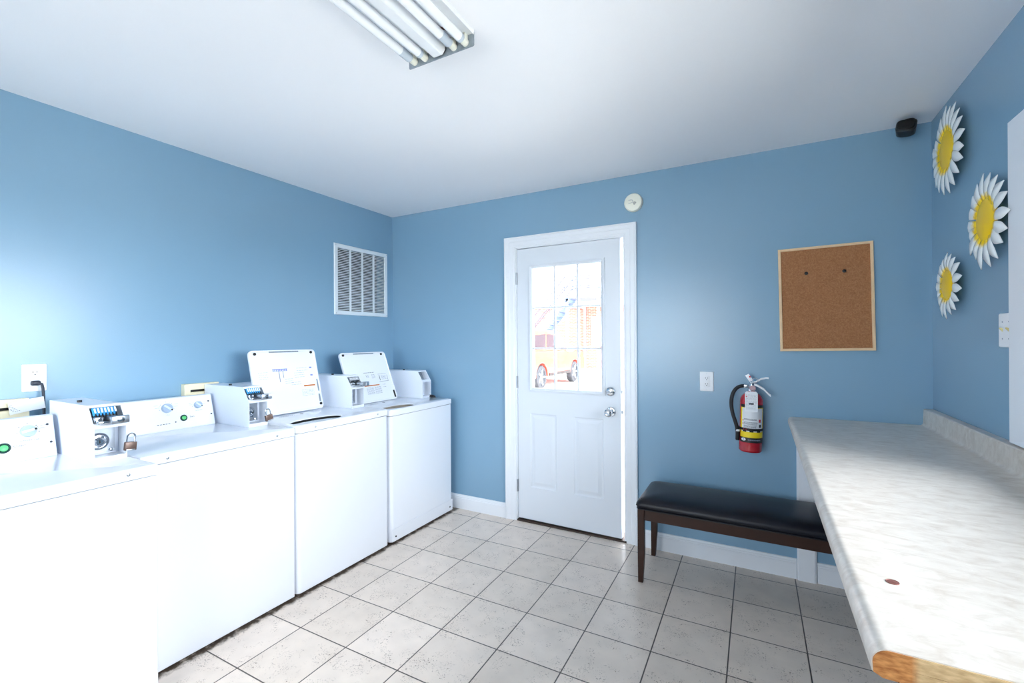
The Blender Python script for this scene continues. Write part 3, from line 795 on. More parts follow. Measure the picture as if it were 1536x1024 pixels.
c = thing('power_cord', (XL+.02, .765, .95), 'dark power cord plugged into the left wall outlet, paper tag wrapped round it', 'power cord')
b = MB().box(XL+.0105, XL+.030, .744, .775, 1.168, 1.190, bev=.006, seg=3)
b.build('plug', M['cord'], c)
pts = [(XL+.026, .766, 1.180), (XL+.032, .776, 1.174), (XL+.033, .779, 1.155), (XL+.033, .781, 1.12), (XL+.033, .782, 1.06), (XL+.033, .783, 1.0), (XL+.033, .785, .935), (XL+.03, .787, .85), (XL+.02, .79, .7)]
MB().tube(pts, .0055, 10).build('cord', M['cord'], c)
tm = frame_mtx((XL+.041, .768, 1.092), (.12, -1, -.13), (0, -.13, 1))
b = MB().at(tm).loft([[(x, y, .008*math.sin(x*22)-.004+zz) for x, y in ((-.012, -.026), (.03, -.026), (.07, -.027), (.1, -.028), (.1, .022), (.07, .024), (.03, .026), (-.012, .026))] for zz in (0, .0008)])
tg = b.build('cord_tag', M['paper'], c, smooth=False)
b = MB().at(tm)
rnd = random.Random(9)
for i in range(6):
    y = .016-i*.0066; x = .065
    while x < .094:
        wd = rnd.uniform(.003, .008); zz = .008*math.sin(x*22)-.0046; b.box(x, x+wd, y, y+.0014, zz-.0004, zz+.0002); x += wd+.002
b.build('tag_print', M['ink'], tg, smooth=False)
MB().at(tm).box(.051, .058, -.0265, .0245, .003, .0036).build('tag_stripe', M['orange'], tg, smooth=False)

def cream_box(label, y0, y1, z1):
    o = thing('metal_box', (XL, (y0+y1)/2, z1-.22), label, 'metal box')  # plain cream metal box on the wall, purpose unknown
    xf = XL+.035
    b = MB().box(XL, xf, y0, y1, z1-.22, z1-.047).box(XL, xf, y0, y1, z1-.033, z1).box(XL, xf, y0, y0+.03, z1-.047, z1-.033).box(XL, XL+.01, y0+.03, y1, z1-.047, z1-.033)
    b.build('box_shell', M['cream'], o, smooth=False)
    MB().box(XL+.0101, XL+.012, y0+.031, y1-.001, z1-.0465, z1-.0335).build('dark_slot', M['dark'], o, smooth=False)
    return o
cream_box('cream metal box on the wall behind the dryer with the dark cord', .40, .735, 1.116)
cream_box('cream metal box with dark slot, peeking over the second dryer console', 1.347, 1.53, 1.120)

# ------------------------------------------------------------------ ceiling light
L = thing('fluorescent_light', (-1.02, .71, ZC), 'open fluorescent ceiling fixture with four unlit white tubes', 'ceiling light')
lx0, lx1, ly0, ly1 = -1.166, -.872, .09, 1.336
b = MB().box(lx0, lx1, ly0, ly1, ZC-.012, ZC)
b.prism_y([(lx0, ZC-.012), (lx0, ZC-.017), (lx0+.002, ZC-.017), (lx0+.006, ZC-.012)], ly0, ly1-.002)
b.prism_y([(lx1, ZC-.012), (lx1, ZC-.017), (lx1-.002, ZC-.017), (lx1-.006, ZC-.012)], ly0, ly1-.002)
b.build('fixture_pan', M['fixw'], L, smooth=False)
xm = (lx0+lx1)/2-.004
MB().prism_y([(xm-.034, ZC-.012), (xm-.032, ZC-.036), (xm-.020, ZC-.052), (xm+.020, ZC-.052), (xm+.032, ZC-.036), (xm+.034, ZC-.012)], ly0+.005, ly1-.006).build('ballast_cover', M['fixw'], L, bevel=.004)
for yy in (ly0, ly1):
    b = MB().prism_y([(lx0, ZC-.008), (lx0, ZC-.053), (lx0+.004, ZC-.056), (lx1-.004, ZC-.056), (lx1, ZC-.053), (lx1, ZC-.008)], yy-.0015, yy+.0015)
    b.build('end_plate', M['galv'], L, smooth=False)
for i, x in enumerate((lx0+.030, lx0+.080, lx1-.084, lx1-.034)):
    z = ZC-.037
    ya, yb2 = ly0+.028, ly1-.030
    t = MB().lathe((x, ya, z), (0, 1, 0), [(.010, 0), (.015, .003), (.016, .008), (.016, yb2-ya-.008), (.015, yb2-ya-.003), (.010, yb2-ya)], 24).build('lamp_tube', M['tube'], L)
    b = MB()
    if i in (0, 2): b.lathe((x, yb2-.055, z), (0, 1, 0), [(.0163, 0), (.0163, .05), (.015, .054)], 24)
    else: b.lathe((x, yb2-.016, z), (0, 1, 0), [(.0163, 0), (.0163, .012), (.015, .015)], 24)
    b.build('tube_end', M['tubend'], t)
    for yy, sg in ((ly1-.0015, -1), (ly0+.0015, 1)):
        b = MB().box(x-.010, x+.010, min(yy, yy+sg*.022), max(yy, yy+sg*.022), ZC-.0125, z-.006, bev=.002)
        b.lathe((x, yy, z), (0, sg, 0), [(.013, 0), (.013, .018), (.008, .026)], 14)
        b.build('lamp_holder', M['alm'], L)
b = MB()
for k in range(3):
    b.tube([(lx1-.062, ly1-.02, ZC-.016), (lx1-.06+.004*k, ly1-.05, ZC-.026-.004*k), (lx1-.07, ly1-.085+.006*k, ZC-.02), (xm+.034, ly1-.11, ZC-.018)], .0018, 6)
b.build('wires', mat('brown_wire', srgb(96, 58, 44), .5), L)

# ------------------------------------------------------------------ back wall things
# smoke detector
sd = thing('smoke_detector', (-.724, YB, 2.256), 'round cream smoke alarm on the blue wall above the door', 'smoke detector')
MB().lathe((-.724, YB, 2.256), (0, -1, 0), [(.060, 0), (.060, .012), (.0595, .02), (.055, .028), (.045, .031), (0, .032)], 40).build('alarm_body', M['alm'], sd)
b = MB()
for i in range(-2, 3):
    for j in range(-2, 3):
        if abs(i)+abs(j) < 4 and j-i > -3: b.box(-.712+i*.0042-.0014, -.712+i*.0042+.0014, YB-.0325, YB-.0312, 2.247+j*.0042-.0014, 2.247+j*.0042+.0014)
b.build('sounder_holes', M['ink'], sd, smooth=False)
pts = [(-.752, YB-.0315, 2.271)]+[(-.732+.009*math.sin(PI*k/8), YB-.0318, 2.261+.009*math.cos(PI*k/8)) for k in range(9)]+[(-.752, YB-.0315, 2.248)]
MB().tube(pts, .0012, 6).build('alarm_marking', M['inkpale'], sd)

# corner sensor
m = Matrix.Translation((.642, 2.905, 2.389)) @ Matrix.Scale(.88, 4) @ Matrix.Rotation(R(12), 4, 'Y') @ Matrix.Rotation(R(-16), 4, 'X') @ Matrix.Rotation(R(-14), 4, 'Z')
cs = thing('security_camera', (.65, 2.93, ZC), 'small black security camera under the ceiling in the right corner', 'security camera')
b = MB().at(m)
b.loft([[(x, yy, z) for x, z in rrect(-w_, w_, -h_, h_, .022, 5)] for yy, w_, h_ in ((-.036, .040, .033), (-.030, .045, .038), (.02, .043, .036), (.035, .034, .028))])
b.build('camera_housing', M['black'], cs)
b = MB().at(m); b.loft([[(x, yy, z) for x, z in rrect(-w_, w_, -h_, h_, .018, 5)] for yy, w_, h_ in ((-.0365, .036, .029), (-.040, .034, .027))])
b.build('camera_face', mat('gloss_black', srgb(6, 7, 11), .25), cs)
b = MB().cyl((.655, 2.935, 2.40), (.66, 2.95, ZC), .012, 14); b.lathe((.66, 2.95, ZC), (0, 0, -1), [(.026, 0), (.026, .006), (.02, .01)], 20)
b.build('camera_mount', M['black'], cs)

# cork board
cbx0, cbx1, cbz0, cbz1 = .100, .534, 1.287, 1.866
cbm = Matrix.Translation(((cbx0+cbx1)/2, YB, (cbz0+cbz1)/2)) @ Matrix.Rotation(R(-.9), 4, 'Y')
cb = thing('cork_board', ((cbx0+cbx1)/2, YB, (cbz0+cbz1)/2), 'cork notice board in a pale pine frame on the blue wall', 'notice board')
hw, hh, fw = (cbx1-cbx0)/2, (cbz1-cbz0)/2, .014
b = MB().at(cbm)
def xz(i, d): return [(-hw+i, -d, -hh+i), (hw-i, -d, -hh+i), (hw-i, -d, hh-i), (-hw+i, -d, hh-i)]
b.loft([xz(0, .001), xz(0, .015), xz(.002, .017), xz(fw-.002, .017), xz(fw, .014), xz(fw, .006)], cap=False)
b.build('board_frame', M['pinew'], cb, smooth=False)
MB().at(cbm).box(-hw+fw-.001, hw-fw+.001, -.009, -.001, -hh+fw-.001, hh-fw+.001).build('cork_sheet', M['cork'], cb, smooth=False)
for px, pz, lab in ((.232, 1.716, 'left black push pin in the cork board'), (.404, 1.716, 'right black push pin in the cork board')):
    p = MB().lathe((px, YB-.0092, pz), (-.1, -1, .1), [(.006, 0), (.006, .002), (.004, .004), (.0045, .011), (.009, .014), (.009, .018), (.004, .020), (0, .020)], 14).build('push_pin', M['black'])
    tag(p, lab, 'push pin', 'push pins in the cork board')

# back outlet
o = Vector((-.286, YB, 1.095)); U = Vector((1, 0, 0)); Nn = Vector((0, -1, 0))
s = thing('wall_outlet', o, 'white duplex wall outlet left of the fire extinguisher', 'wall outlet')
cover_plate(s, o, U, UP, Nn, .079, .120)
f = MB().box(o.x-.0165, o.x+.0165, YB-.0085, YB-.004, o.z-.0335, o.z+.0335, bev=.001).build('receptacle', M['plate'], s)
for dz in (.018, -.018): socket_face(s, f, o+UP*dz, .0086, U, UP, Nn)
for dz in (-.048, .048): MB().lathe(o+UP*dz+Nn*.006, Nn, [(.003, 0), (.002, .001), (0, .001)], 10).build('screw', M['louv'], s)

# right wall switch plate (partly behind the window casing)
o = Vector((XR, 2.232, 1.382)); U = Vector((0, -1, 0)); Nn = Vector((-1, 0, 0))
s = thing('light_switch', o, 'white switch plate with yellowed toggle beside the window casing', 'light switch')
cover_plate(s, o, U, UP, Nn, .116, .122)
for dy in (.027, -.02):
    b = MB().prism_y([(XR-.005, 1.376), (XR-.005, 1.388), (XR-.013, 1.392), (XR-.014, 1.388)], o.y+dy-.0035, o.y+dy+.0035)
    b.build('toggle', M['ivory'], s, smooth=False)
    for dz in (-.03, .03): MB().lathe((XR-.006, o.y+dy, o.z+dz), (-1, 0, 0), [(.003, 0), (.002, .001), (0, .001)], 10).build('screw', M['inkpale'], s)

# fire extinguisher
ex, ey = -.050, 2.950
lean = Matrix.Translation((ex, ey, .712)) @ Matrix.Rotation(R(1.6), 4, 'Y') @ Matrix.Diagonal((1, 1, .925, 1))
E_ = thing('fire_extinguisher', (ex, ey, .69), 'red fire extinguisher with black hose on the wall beside the counter', 'fire extinguisher')
Rr = .060
b = MB().at(lean).lathe((0, 0, 0), (0, 0, 1), [(.048, .006), (.055, 0), (.0595, .006), (Rr, .012), (Rr, .305), (.058, .325), (.050, .343), (.036, .357), (.022, .363), (.019, .366), (.019, .378)], 48)
b.build('cylinder', M['red'], E_)
def band(name, m, z0, z1, a0, a1, off=.0006, parent=E_):
    n = 28; rings = []
    for r_ in (Rr+off*.2, Rr+off):
        rings.append([(r_*math.sin(R(a0+(a1-a0)*i/n)), -r_*math.cos(R(a0+(a1-a0)*i/n)), z) for z in (z0, z1) for i in (range(n+1) if z == z0 else range(n, -1, -1))])
    bb = MB().at(lean); vr = [bb.v(p) for p in rings[1]]
    for i in range(n): bb.f([vr[i], vr[i+1], vr[2*n-i], vr[2*n+1-i]])
    return bb.build(name, m, parent)
band('label', M['yellow'], .062, .290, -58, 78)
band('black_band', M['black'], .061, .092, -58, 78, .0010)
band('black_band', M['black'], .275, .293, -58, 78, .0010)
lw = band('instruction_panel', M['labelw'], .128, .272, -46, 66, .0010)
def on(a, z, off): a = R(a); return Vector(((Rr+off)*math.sin(a), -(Rr+off)*math.cos(a), z)), a
def sticker(name, m, a, z, w, h, off=.0016, parent=lw, rows=None):
    p, t = on(a, z, off); mm = lean @ Matrix.Translation(p) @ Matrix.Rotation(t, 4, 'Z')
    return MB().at(mm).box(-w/2, w/2, -.0003, .0003, -h/2, h/2).build(name, m, parent, smooth=False)
rnd = random.Random(11)
bm_ = MB()
for z in (.186, .180, .174, .166, .160, .154, .148, .206, .2):
    a = -36
    while a < 26:
        da = rnd.uniform(5, 11); p, t = on(a+da/2, z, .0014); wd = da/57.3*Rr*.8
        bm_.at(lean @ Matrix.Translation(p) @ Matrix.Rotation(t, 4, 'Z')); bm_.box(-wd/2, wd/2, -.0003, .0003, -.0013, .0013); a += da
bm_.build('instruction_print', M['ink'], lw, smooth=False)
for a, z in ((46, .196), (48, .165)): sticker('pictogram', M['redink'] if z > .18 else M['black'], a, z, .012, .018)
for a, z in ((-40, .196), (-40, .176)): sticker('step_number', M['orange'], a, z, .006, .008)
sticker('pictogram', M['redink'], -28, .141, .016, .008)
for a in (-30, 4, 40): sticker('class_box', M['black'], a, .131, .020, .010, .0017)
p, t = on(-34, .079, .0018); mm = lean @ Matrix.Translation(p) @ Matrix.Rotation(t, 4, 'Z')
em = MB().at(mm).prism_y([(.013*math.cos(2*PI*k/24), .009*math.sin(2*PI*k/24)) for k in range(24)], -.0004, .0004).build('emblem', M['labelw'], E_, smooth=False)
MB().at(mm).prism_y([(-.004, -.004), (.001, -.004), (.004, .002), (.001, .005), (-.003, .002)], -.0009, -.0004).build('emblem_mark', M['blueink'], em, smooth=False)
b = MB(); a = -10
while a < 52:
    p, t = on(a, .078, .0018); b.at(lean @ Matrix.Translation(p) @ Matrix.Rotation(t, 4, 'Z')); h = rnd.choice((.003, .003, .004)); b.box(-.0016, .0016, -.0003, .0003, -h, h); a += 4.6
b.build('band_lettering', M['inkpale'], E_, smooth=False)
st = band('strap', M['black'], .134, .149, -110, 110, .0022)
st.modifiers.new('solid', 'SOLIDIFY').thickness = .0016
b = MB().at(lean).box(-.018, .018, .058, YB-ey, .02, .33)
b.build('wall_bracket', M['black'], E_, smooth=False)
# valve head
b = MB().at(lean).lathe((0, 0, .374), (0, 0, 1), [(.022, 0), (.022, .010), (.016, .014), (.016, .044), (.013, .052), (0, .053)], 24)
b.box(-.042, -.010, -.010, .010, .392, .410, bev=.003)
b.build('valve', M['chrome'], E_)
b = MB().at(lean).lathe((.004, -.016, .392), (0, -1, 0), [(.0165, 0), (.0165, .012), (.014, .014), (.0135, .011), (0, .011)], 24)
gg = b.build('gauge', mat('gauge_face', srgb(196, 160, 164), .3), E_)
def blade(pts, ws, th):
    rings = []
    for (x, z), w_ in zip(pts, ws): rings.append([(x, -w_, z-th), (x, w_, z-th), (x, w_, z+th), (x, -w_, z+th)])
    return MB().at(lean).loft(rings)
blade([(.002, .416), (.03, .408), (.06, .388), (.088, .356), (.096, .350)], [.010, .013, .013, .010, .005], .0065).build('carry_handle', M['plate'], E_, bevel=.001)
blade([(.0, .424), (.02, .43), (.045, .450), (.07, .458), (.084, .457)], [.009, .011, .012, .011, .006], .005).build('squeeze_lever', M['plate'], E_, bevel=.001)
MB().at(lean @ Matrix.Translation((-.014, -.006, .452)) @ Matrix.Rotation(R(-32), 4, 'Y')).box(-.011, .011, -.001, .001, -.022, .024, bev=.0008).build('pull_tag', M['plate'], E_)
MB().at(lean @ Matrix.Translation((-.011, -.0075, .460)) @ Matrix.Rotation(R(-32), 4, 'Y')).box(-.004, .004, -.0006, .0006, -.005, .005).build('pull_tag_mark', M['redink'], E_, smooth=False)
ring_pts = [(.016+.014*math.cos(2*PI*k/20), -.014, .440+.014*math.sin(2*PI*k/20)) for k in range(21)]
MB().at(lean).tube(ring_pts, .0016, 6).build('pin_ring', M['steel'], E_)
# hose
def bez(p0, p1, p2, p3, n=14):
    P_ = [Vector(p) for p in (p0, p1, p2, p3)]
    return [P_[0]*(1-t)**3+P_[1]*3*t*(1-t)**2+P_[2]*3*t*t*(1-t)+P_[3]*t**3 for t in [i/n for i in range(n+1)]]
h1 = bez((-.040, 0, .401), (-.095, -.005, .400), (-.108, -.02, .330), (-.102, -.022, .270))+bez((-.102, -.022, .270), (-.096, -.024, .220), (-.082, -.026, .19), (-.072, -.028, .150))[1:]+bez((-.072, -.028, .150), (-.068, -.028, .13), (-.066, -.028, .11), (-.066, -.028, .076))[1:]
MB().at(lean).tube(h1, .0105, 12).build('hose', M['rubber'], E_)
MB().at(lean).cyl((-.046, 0, .401), (-.030, 0, .401), .0085, 14).build('hose_coupling', M['chrome'], E_)
MB().at(lean).lathe((-.066, -.028, .132), (.0, 0, -1), [(.0118, 0), (.0118, .012)], 16).build('hose_band', M['plate'], E_)
MB().at(lean).lathe((-.066, -.028, .12), (0, 0, -1), [(.0112, 0), (.0112, .05), (.0095, .056), (.006, .056)], 16).build('nozzle', M['rubber'], E_)
# inspection tag hanging from its neck
tm = lean @ Matrix.Translation((.0, -.0645, .318)) @ Matrix.Rotation(R(-1.5), 4, 'Y')
it = thing('inspection_tag', tm @ Vector((0, 0, .06)), 'white inspection card hanging from the neck of the red extinguisher', 'tag')
b = MB().at(tm).prism([(-.032, -.066), (.032, -.066), (.032, .048), (.024, .058), (-.024, .058), (-.032, .048)], lambda x, z: (x, -.0008-.0003, z), lambda x, z: (x, 0, z))
tg = b.build('tag_card', M['paper'], it, smooth=False)
b = MB().at(tm)
for i in range(13):
    z = .036-i*.0075; x = -.026
    while x < .024:
        wd = rnd.uniform(.004, .012); b.box(x, min(x+wd, .027), -.0016, -.0011, z, z+.0014); x += wd+.003
b.build('card_print', M['inkpale'], tg, smooth=False)
MB().at(tm).box(-.012, .012, -.0018, -.0011, -.022, -.012).build('card_stamp', M['ink'], tg, smooth=False)
MB().at(tm).box(-.027, -.021, -.0018, -.0011, .024, .030).build('card_mark', M['redink'], tg, smooth=False)
MB().at(tm).tube([(-.002, 0, .050), (-.006, .02, .062), (.012, .04, .066)], .0012, 6).build('tie', M['plate'], it)

# ------------------------------------------------------------------ bench
bx0, bx1, by0, by1 = -.606, .615, 2.545, 2.950
B = thing('bench', (.0, 2.75, 0), 'dark brown bench with padded navy black seat against the back wall', 'bench')
def legs(x, y, sx):
    w0, w1, d = .036, .026, .034
    b = MB()
    cx = x; ty = y
    b.loft([[(cx+(w0-w1 if sx < 0 else 0), ty-d*.36, 0), (cx+(w0 if sx < 0 else w1), ty-d*.36, 0), (cx+(w0 if sx < 0 else w1), ty+d*.36, 0), (cx+(w0-w1 if sx < 0 else 0), ty+d*.36, 0)][:4],
            [(cx, ty-d/2, .16), (cx+w0, ty-d/2, .16), (cx+w0, ty+d/2, .16), (cx, ty+d/2, .16)],
            [(cx, ty-d/2, .413), (cx+w0, ty-d/2, .413), (cx+w0, ty+d/2, .413), (cx, ty+d/2, .413)]])
    b.build('leg', M['walnut'], B, bevel=.002, smooth=False)
for x, sx in ((-.604, 1), (.577, -1)):
    for y in (2.577, 2.930): legs(x, y, sx)
rl = MB().box(-.568, .577, 2.566, 2.588, .350, .412).box(-.568, .577, 2.919, 2.941, .350, .412).box(-.600, -.578, 2.594, 2.913, .350, .412).box(.587, .609, 2.594, 2.913, .350, .412)
rl.build('apron', M['walnut'], B, bevel=.0015, smooth=False)
b = MB()
nx = 10
def cush(i, z, r): return [(x, y, z) for x, y in rrect(bx0+i, bx1-i, by0+i, by1-i, r, 6)]
b.loft([cush(.012, .413, .02), cush(.002, .416, .025), cush(-.004, .428, .03), cush(-.005, .442, .03), cush(.002, .456, .03), cush(.014, .466, .03), cush(.034, .474, .03), cush(.07, .480, .03), cush(.11, .483, .03), cush(.15, .485, .03)])
st_ = b.build('seat', M['leather'], B, ang=60)
pts = [(x, y, .4165) for x, y in rrect(bx0-.001, bx1+.001, by0-.001, by1+.001, .026, 6)]
MB().tube(pts+[pts[0]], .003, 6).build('seat_piping', M['leather'], st_)
for sx in (1, -1):      # gathered corner seams
    x = bx0 if sx == 1 else bx1
    b = MB().tube([(x-sx*.004, by0+.012, .432), (x+sx*.004, by0+.020, .452), (x+sx*.025, by0+.033, .470)], .0022, 6)
    b.build('corner_seam', M['leather'], st_)

# ------------------------------------------------------------------ counter
CZ, CY0, CXF = .912, .828, .140
C_ = thing('countertop', (CXF, CY0, CZ-.04), 'long mottled beige laminate countertop with backsplash along the right wall', 'countertop')
t = .0016
def cprof(off):
    """Counter section (x, z): rolled nose at the left, coved backsplash at the right wall; off insets it for the core."""
    o_ = off; p = []
    p += [(CXF+.012+o_, CZ-.042+o_*.2), (CXF+.001+o_, CZ-.036)]
    for k in range(9):
        a = PI-PI/2*k/8; p.append((CXF+.022+(.022-o_)*math.cos(a), CZ-.022+(.022-o_)*math.sin(a)))
    xs = XR-.040
    for k in range(5):
        a = -PI/2+PI/2*k/4; p.append((xs-.012+(.012+o_)*math.cos(a), CZ+.012+(.012+o_)*math.sin(a)))
    p += [(xs+.003+o_, CZ+.080-o_), (xs+.008+o_, CZ+.084-o_), (XR-.001, CZ+.084-o_), (XR-.001, CZ-.022), (CXF+.05, CZ-.022), (CXF+.05, CZ-.042+o_*.2)]
    return p
ob = MB().prism_y(cprof(0), CY0+.001, YB-.001).build('laminate', M['lam'], C_, ang=30)
MB().prism_y(cprof(t), CY0-.0012, CY0+.0008).build('raw_end', M['board'], C_, smooth=False, label='raw orange-brown particle board end')
b = MB().box(CXF+.05, XR-.002, CY0-.0015, CY0+.018, CZ-.060, CZ-.0225)
b.build('end_batten', M['board'], C_, smooth=False)
b = MB().box(XR-.042, XR-.001, CY0+.03, YB-.02, CZ-.11, CZ-.0225).box(.30, XR-.05, YB-.045, YB-.005, CZ-.11, CZ-.0225)
b.build('wall_cleat', M['trim'], C_, smooth=False)
cn = MB().lathe((.2115, 1.061, CZ), (0, 0, 1), [(.0098, 0), (.0101, .0004), (.0098, .0014), (.0090, .0015), (.0086, .0011), (.005, .0011), (.004, .0014), (0, .0014)], 28).build('coin', M['copper'])
tag(cn, 'reddish brown coin lying on the beige countertop', 'coin')

# ------------------------------------------------------------------ metal daisies
def daisy(label, y, z, rd, ro, n, rot, seed, disc_x=.030):
    rnd = random.Random(seed)
    D = thing('hanging_daisy', (XR, y, z), label, 'wall ornament', 'metal daisies on the right wall')
    b = MB().lathe((XR-disc_x+.004, y, z), (-1, 0, 0), [(rd, 0), (rd*.97, .003), (rd*.8, .007), (rd*.5, .010), (rd*.2, .0115), (0, .012)], 40)
    b.build('flower_centre', M['disc'], D)
    MB().cyl((XR-.0005, y, z), (XR-disc_x+.002, y, z), .012, 12).build('wall_stub', M['steel'], D)
    for k in range(n):
        a = rot+2*PI*(k+rnd.uniform(-.12, .12))/n
        rr_ = ro*rnd.uniform(.93, 1.06); wd = 2*PI*ro*.71/n*.5*rnd.uniform(.76, .92); skew = rnd.uniform(-.25, .25)
        er = Vector((0, math.sin(a), math.cos(a))); et = Vector((0, math.cos(a), -math.sin(a))); ex_ = Vector((-1, 0, 0))
        c0 = Vector((XR-disc_x, y, z)); ring_ = []
        r0 = rd*.82; m_ = 9; left = []; right = []
        for i in range(m_+1):
            s_ = i/m_; r = r0+(rr_-r0)*s_
            w_ = wd*(.62+.55*math.sin(PI*min(s_*.72, 1)))*(1 if s_ < .62 else max(0, 1-((s_-.62)/.38)**1.7)) if i < m_ else .0006
            lift = .010*math.sin(PI*s_*.9)-.006*s_
            cen = c0+er*r+et*(skew*wd*s_*s_*1.2)+ex_*lift
            left.append(cen-et*w_-ex_*.002*s_); right.append(cen+et*w_-ex_*.002*s_)
        bb = MB(); mid = [(p+q)/2+ex_*.0015 for p, q in zip(left, right)]
        lv = [bb.v(p) for p in left]; mv = [bb.v(p) for p in mid]; rv = [bb.v(p) for p in right]
        for i in range(m_):
            bb.f([lv[i], mv[i], mv[i+1], lv[i+1]]); bb.f([mv[i], rv[i], rv[i+1], mv[i+1]])
        pt = bb.build('petal', M['petal'], D, ang=80)
        pt['disc_radius'] = rd
        sm = pt.modifiers.new('solid', 'SOLIDIFY'); sm.thickness = .0016
    return D
daisy('white metal daisy highest on the right wall, touching the ceiling corner', 2.712, 2.194, .098, .194, 20, .1, 1)
daisy('white metal daisy beside the window casing, the middle one in height', 2.318, 1.792, .090, .174, 18, .12, 2)
daisy('smallest white metal daisy, lowest of the three on the right wall', 2.712, 1.592, .076, .147, 17, .05, 3)

# ------------------------------------------------------------------ outside
tag(MB().box(-60, 60, -45, 60, -.30, -.14).build('ground', M['conc'], smooth=False), kind='structure')

# red car parked outside the door, seen from its rear right
car = thing('car', (-6.6, 13.7, -.14), 'red car parked outside, seen through the door glass', 'car')
gz = -.14
def side(y, z): return (y, z+gz)
low = [(11.45, .45), (11.40, .70), (11.46, 1.10), (11.6, 1.14), (15.0, 1.12), (15.9, 1.02), (16.1, .80), (16.1, .42), (15.55, .36)]
arch = []
for yc_ in (15.1, 12.35):
    for k in range(9):
        a = PI*k/8; arch.append((yc_+.43*math.cos(a), .36+.43*math.sin(a)))
low = low+arch+[(11.55, .36)]
b = MB(); b.prism([side(*p) for p in low], lambda y, z: (-5.70, y, z), lambda y, z: (-7.50, y, z))
b.build('car_body', M['carred'], car, bevel=.04, smooth=False)
cab = [(11.55, 1.13), (11.75, 1.70), (12.1, 1.78), (13.7, 1.76), (14.75, 1.12)]
b = MB(); b.loft([[(x, *side(y, z)) for y, z in cab] for x in (-5.78, -5.80)]+[[(x, *side(y, z)) for y, z in cab] for x in (-7.40, -7.42)])
b.build('car_cabin', M['carred'], car, bevel=.05, smooth=False)
for nm, pl_ in (('side_window', [(11.85, 1.2), (11.98, 1.62), (12.75, 1.66), (12.75, 1.2)]), ('side_window', [(12.85, 1.2), (12.85, 1.66), (13.6, 1.64), (14.3, 1.2)])):
    MB().prism([side(*p) for p in pl_], lambda y, z: (-5.772, y, z), lambda y, z: (-5.79, y, z)).build(nm, M['carglass'], car, smooth=False)
MB().prism([(-5.95, 1.2), (-7.25, 1.2), (-7.15, 1.6), (-6.05, 1.6)], lambda x, z: (x, 11.56+(z-1.13)*.35-.012, z+gz), lambda x, z: (x, 11.58+(z-1.13)*.35, z+gz)).build('rear_window', M['carglass'], car, smooth=False)
for x in (-5.80, -7.38): MB().box(x-.09, x+.09, 11.38, 11.43, gz+.8, gz+1.05, bev=.02).build('tail_light', M['redink'], car)
MB().box(-7.52, -5.68, 11.33, 11.5, gz+.42, gz+.64, bev=.05).build('bumper', M['black'], car)
MB().box(-5.69, -5.48, 14.25, 14.4, gz+1.08, gz+1.26, bev=.04).build('side_mirror', M['plate'], car)
MB().box(-5.715, -5.68, 12.85, 14.6, gz+.36, gz+.46).build('side_sill', M['black'], car, smooth=False)
for x in (-5.72, -7.48):
    sg = 1 if x > -6.5 else -1
    for y in (12.35, 15.1):
        wl = MB().lathe((x-sg*.2, y, gz+.36), (sg, 0, 0), [(.22, 0), (.34, .01), (.36, .05), (.36, .16), (.34, .2), (.25, .205), (.24, .18), (0, .18)], 30).build('wheel', M['tyre'], car)
        b = MB().lathe((x-sg*.03, y, gz+.36), (sg, 0, 0), [(.08, 0), (.06, .025), (0, .03)], 16)
        for k in range(5):
            a = 2*PI*k/5; d_ = Vector((0, math.cos(a), math.sin(a)))
            b.tube([Vector((x-sg*.02, y, gz+.36))+d_*.05, Vector((x-sg*.012, y, gz+.36))+d_*.235], .028, 6)
        b.build('rim', M['alloy'], wl)

# brick building across the lot
bd = thing('brick_building', (-8, 22, gz), 'pale brick building with white trim across the lot, seen through the door glass', 'building')
MB().box(-22, 12, 22.0, 24, gz, 3.0).build('brick_wall', M['brick'], bd, smooth=False)
MB().box(-22, 12, 22.02, 24, 3.25, 7.0).build('upper_wall', M['siding'], bd, smooth=False)
MB().box(-22, 12, 21.85, 24, 3.0, 3.25).build('white_band', M['trim'], bd, smooth=False)
MB().box(-22.3, 12.3, 21.6, 24.2, 7.0, 7.2).build('roof', M['trim'], bd, smooth=False)
for x0, x1, z0, z1 in ((-7.35, -6.75, 1.1, 2.4), (-12.5, -11.3, 1.0, 2.3), (-3.5, -2.3, 1.0, 2.3)):
    f = MB().box(x0-.08, x1+.08, 21.94, 22.0, z0-.08, z1+.08).build('window_frame', M['trim'], bd, smooth=False)
    MB().box(x0, x1, 21.92, 21.945, z0, z1).build('window_glass', M['plate'], f, smooth=False)
f = MB().prism_y([(-8.5, 3.4), (-7.9, 3.4), (-7.9, 4.45), (-8.2, 4.75), (-8.5, 4.45)], 21.95, 22.02).build('peaked_window', M['trim'], bd, smooth=False)
MB().prism_y([(-8.42, 3.48), (-7.98, 3.48), (-7.98, 4.4), (-8.2, 4.62), (-8.42, 4.4)], 21.93, 21.955).build('window_glass', M['inkpale'], f, smooth=False)
MB().box(-7.5, -6.2, 21.95, 22.02, 3.4, 5.0).build('upper_panel', M['plate'], bd, smooth=False)
b = MB().cyl((-7.75, 21.93, gz), (-7.75, 21.93, 2.95), .06, 12); b.tube([(-7.75, 21.93, 2.9), (-7.9, 21.9, 2.98), (-8.6, 21.88, 3.0)], .06, 10)
b.build('drain_pipe', M['inkpale'], bd)

